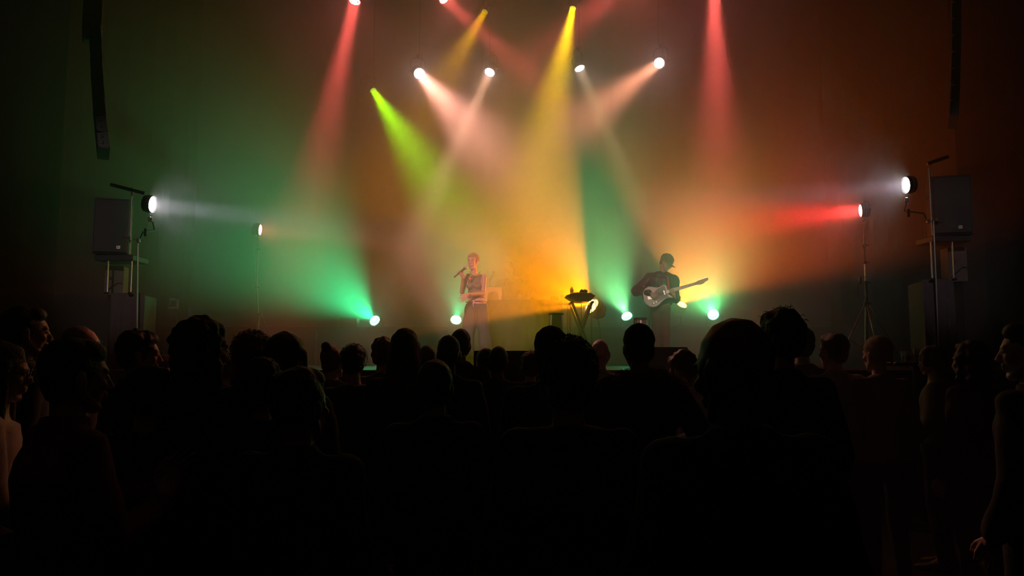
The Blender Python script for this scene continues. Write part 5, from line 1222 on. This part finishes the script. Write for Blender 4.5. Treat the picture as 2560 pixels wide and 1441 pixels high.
# fur trim of the hood lying on his shoulders
nk = J['neck'] + Vector((0, -.02, -.055)); ring = [nk + Vector((.185 * cos(a), .105 * sin(a) - .02, .015 - .055 * cos(a) ** 2 + .02 * sin(-a))) for a in [R(150 + 240 * i / 16) for i in range(17)]]
mb = MB()
for i, p in enumerate(ring): mb.ell(tuple(p), (.046, .046, .040))
me = remesh(mb, .014, 2, 'fur_trim'); displace(me, .012, 30, 2); fo = link('fur_trim', me, mat('fur', (.22, .16, .11), .9), t)
sb = MB(); r_ = random.Random(3)
for i in range(3200):
    p = ring[r_.randrange(17)]; d = Vector((r_.gauss(0, 1), r_.gauss(0, 1), r_.gauss(0, 1))).normalized(); a = p + Vector((d.x * .042, d.y * .042, d.z * .036)); m_ = a + d * .018 + Vector((0, 0, -.002)); e_ = m_ + (d + Vector((r_.gauss(0, .5), r_.gauss(0, .5), -.4))).normalized() * .016
    sb.tube([a, m_, e_], [.0022, .0016, .0006], 3)
so = sb.obj('fur', mat('fur', (.22, .16, .11), .9), fo); so['kind'] = 'stuff'
mb = MB(); mb.ell(tuple(nk + Vector((0, -.10, -.09))), (.13, .06, .10)); me = remesh(mb, .014, 2, 'hood'); link('hood', me, cloth(*BK), t)
q('person in a pale crumpled puffer jacket leaning between the parka and the shaved man', 1734, 874, 4.7, facing=28, look=10, nod=20, skin='brown', hair='tousled', haircol='brown', topcol=('pale_puffer', (.68, .50, .42)), top='puffer', lean=.12, build=1.08, shrug=.03)
q('tall man with spiky tousled hair right behind the shaved man', 1951, 768, 3.35, facing=4, look=14, skin='light', hair='tousled', topcol=BK, top='jacket', hair_n=45, hair_len=.022, hair_curl=.5, droop=.3, build=1.02)
q('dim round head just right of the spiky haired man', 2003, 814, 5.3, hair='short', topcol=CH)
q('dark haired person in a tan lit jacket, right of the spiky haired man', 2084, 831, 5.2, facing=10, look=16, skin='light', hair='short', haircol='brown', topcol=TAN, top='jacket')
q('person in a pale knitted cap in front of the right tripod', 2194, 838, 5.1, facing=12, look=10, skin='light', hair=None, hat='beanie', extra=(.38, .30, .22), topcol=('tan_brown', (.20, .13, .08)), top='jacket')
q('full length dark figure with an afro and a patterned sleeve, one hand on the hip', 2330, 856, 5.8, facing=50, look=20, skin='brown', hair='afro', topcol=('patterned', (.13, .11, .09)), top='hoodie', head_s=.86,
  arms=dict(el=(-.40, -.02, 1.17), wl=(-.25, .12, 1.0), er=(.26, .02, 1.14), wr=(.16, .22, .98)), pants=('black_jeans', (.012, .012, .014)))
q('dark haired person in a brown coat left of the right edge', 2425, 850, 4.7, facing=24, look=6, skin='brown', hair='wavy', haircol='black', topcol=BR, top='coat')
q('tall person at the right edge with a dimly lit cheek, in a dark coat', 2572, 800, 3.1, facing=30, look=26, skin='light', hair='short', topcol=('charcoal2', (.03, .028, .026)), top='coat', build=1.1)
# glasses of the red lit man and of the woman at the left edge
for ob in [o for o in COL.objects if o.get('label', '').startswith(('man with glasses', 'woman at the left edge'))]:
    man = ob['label'].startswith('man'); H = (P(203, 811, 4.6).z - .012) if man else (P(2, 850, 3.0).z - .02); k = H / 1.75; J_ = base_joints(H); hr = rotm(-18 if man else -6, 6 if man else -2); hc = J_['head']
    g = MB()
    for sx in (1, -1):
        g.tube([hc + hr @ (Vector((sx * .033 + .024 * cos(a), .100, .004 + .019 * sin(a))) * k) for a in [2 * pi * i / 16 for i in range(16)]], .0022, 6, closed=True)
        g.tube([hc + hr @ (Vector((sx * .057, .098, .008)) * k), hc + hr @ (Vector((sx * .080, .02, .008)) * k), hc + hr @ (Vector((sx * .080, -.01, .0)) * k)], .0022, 6)
    g.tube([hc + hr @ (Vector((-.009, .101, .006)) * k), hc + hr @ (Vector((.009, .101, .006)) * k)], .0022, 6)
    o = g.obj('glasses', METAL); o.location = ob.location; o.rotation_euler = ob.rotation_euler
    tagit(o, 'thin dark glasses on the face of the red lit man at the left' if man else 'thin glasses on the face of the woman in the cream sweater', 'glasses')
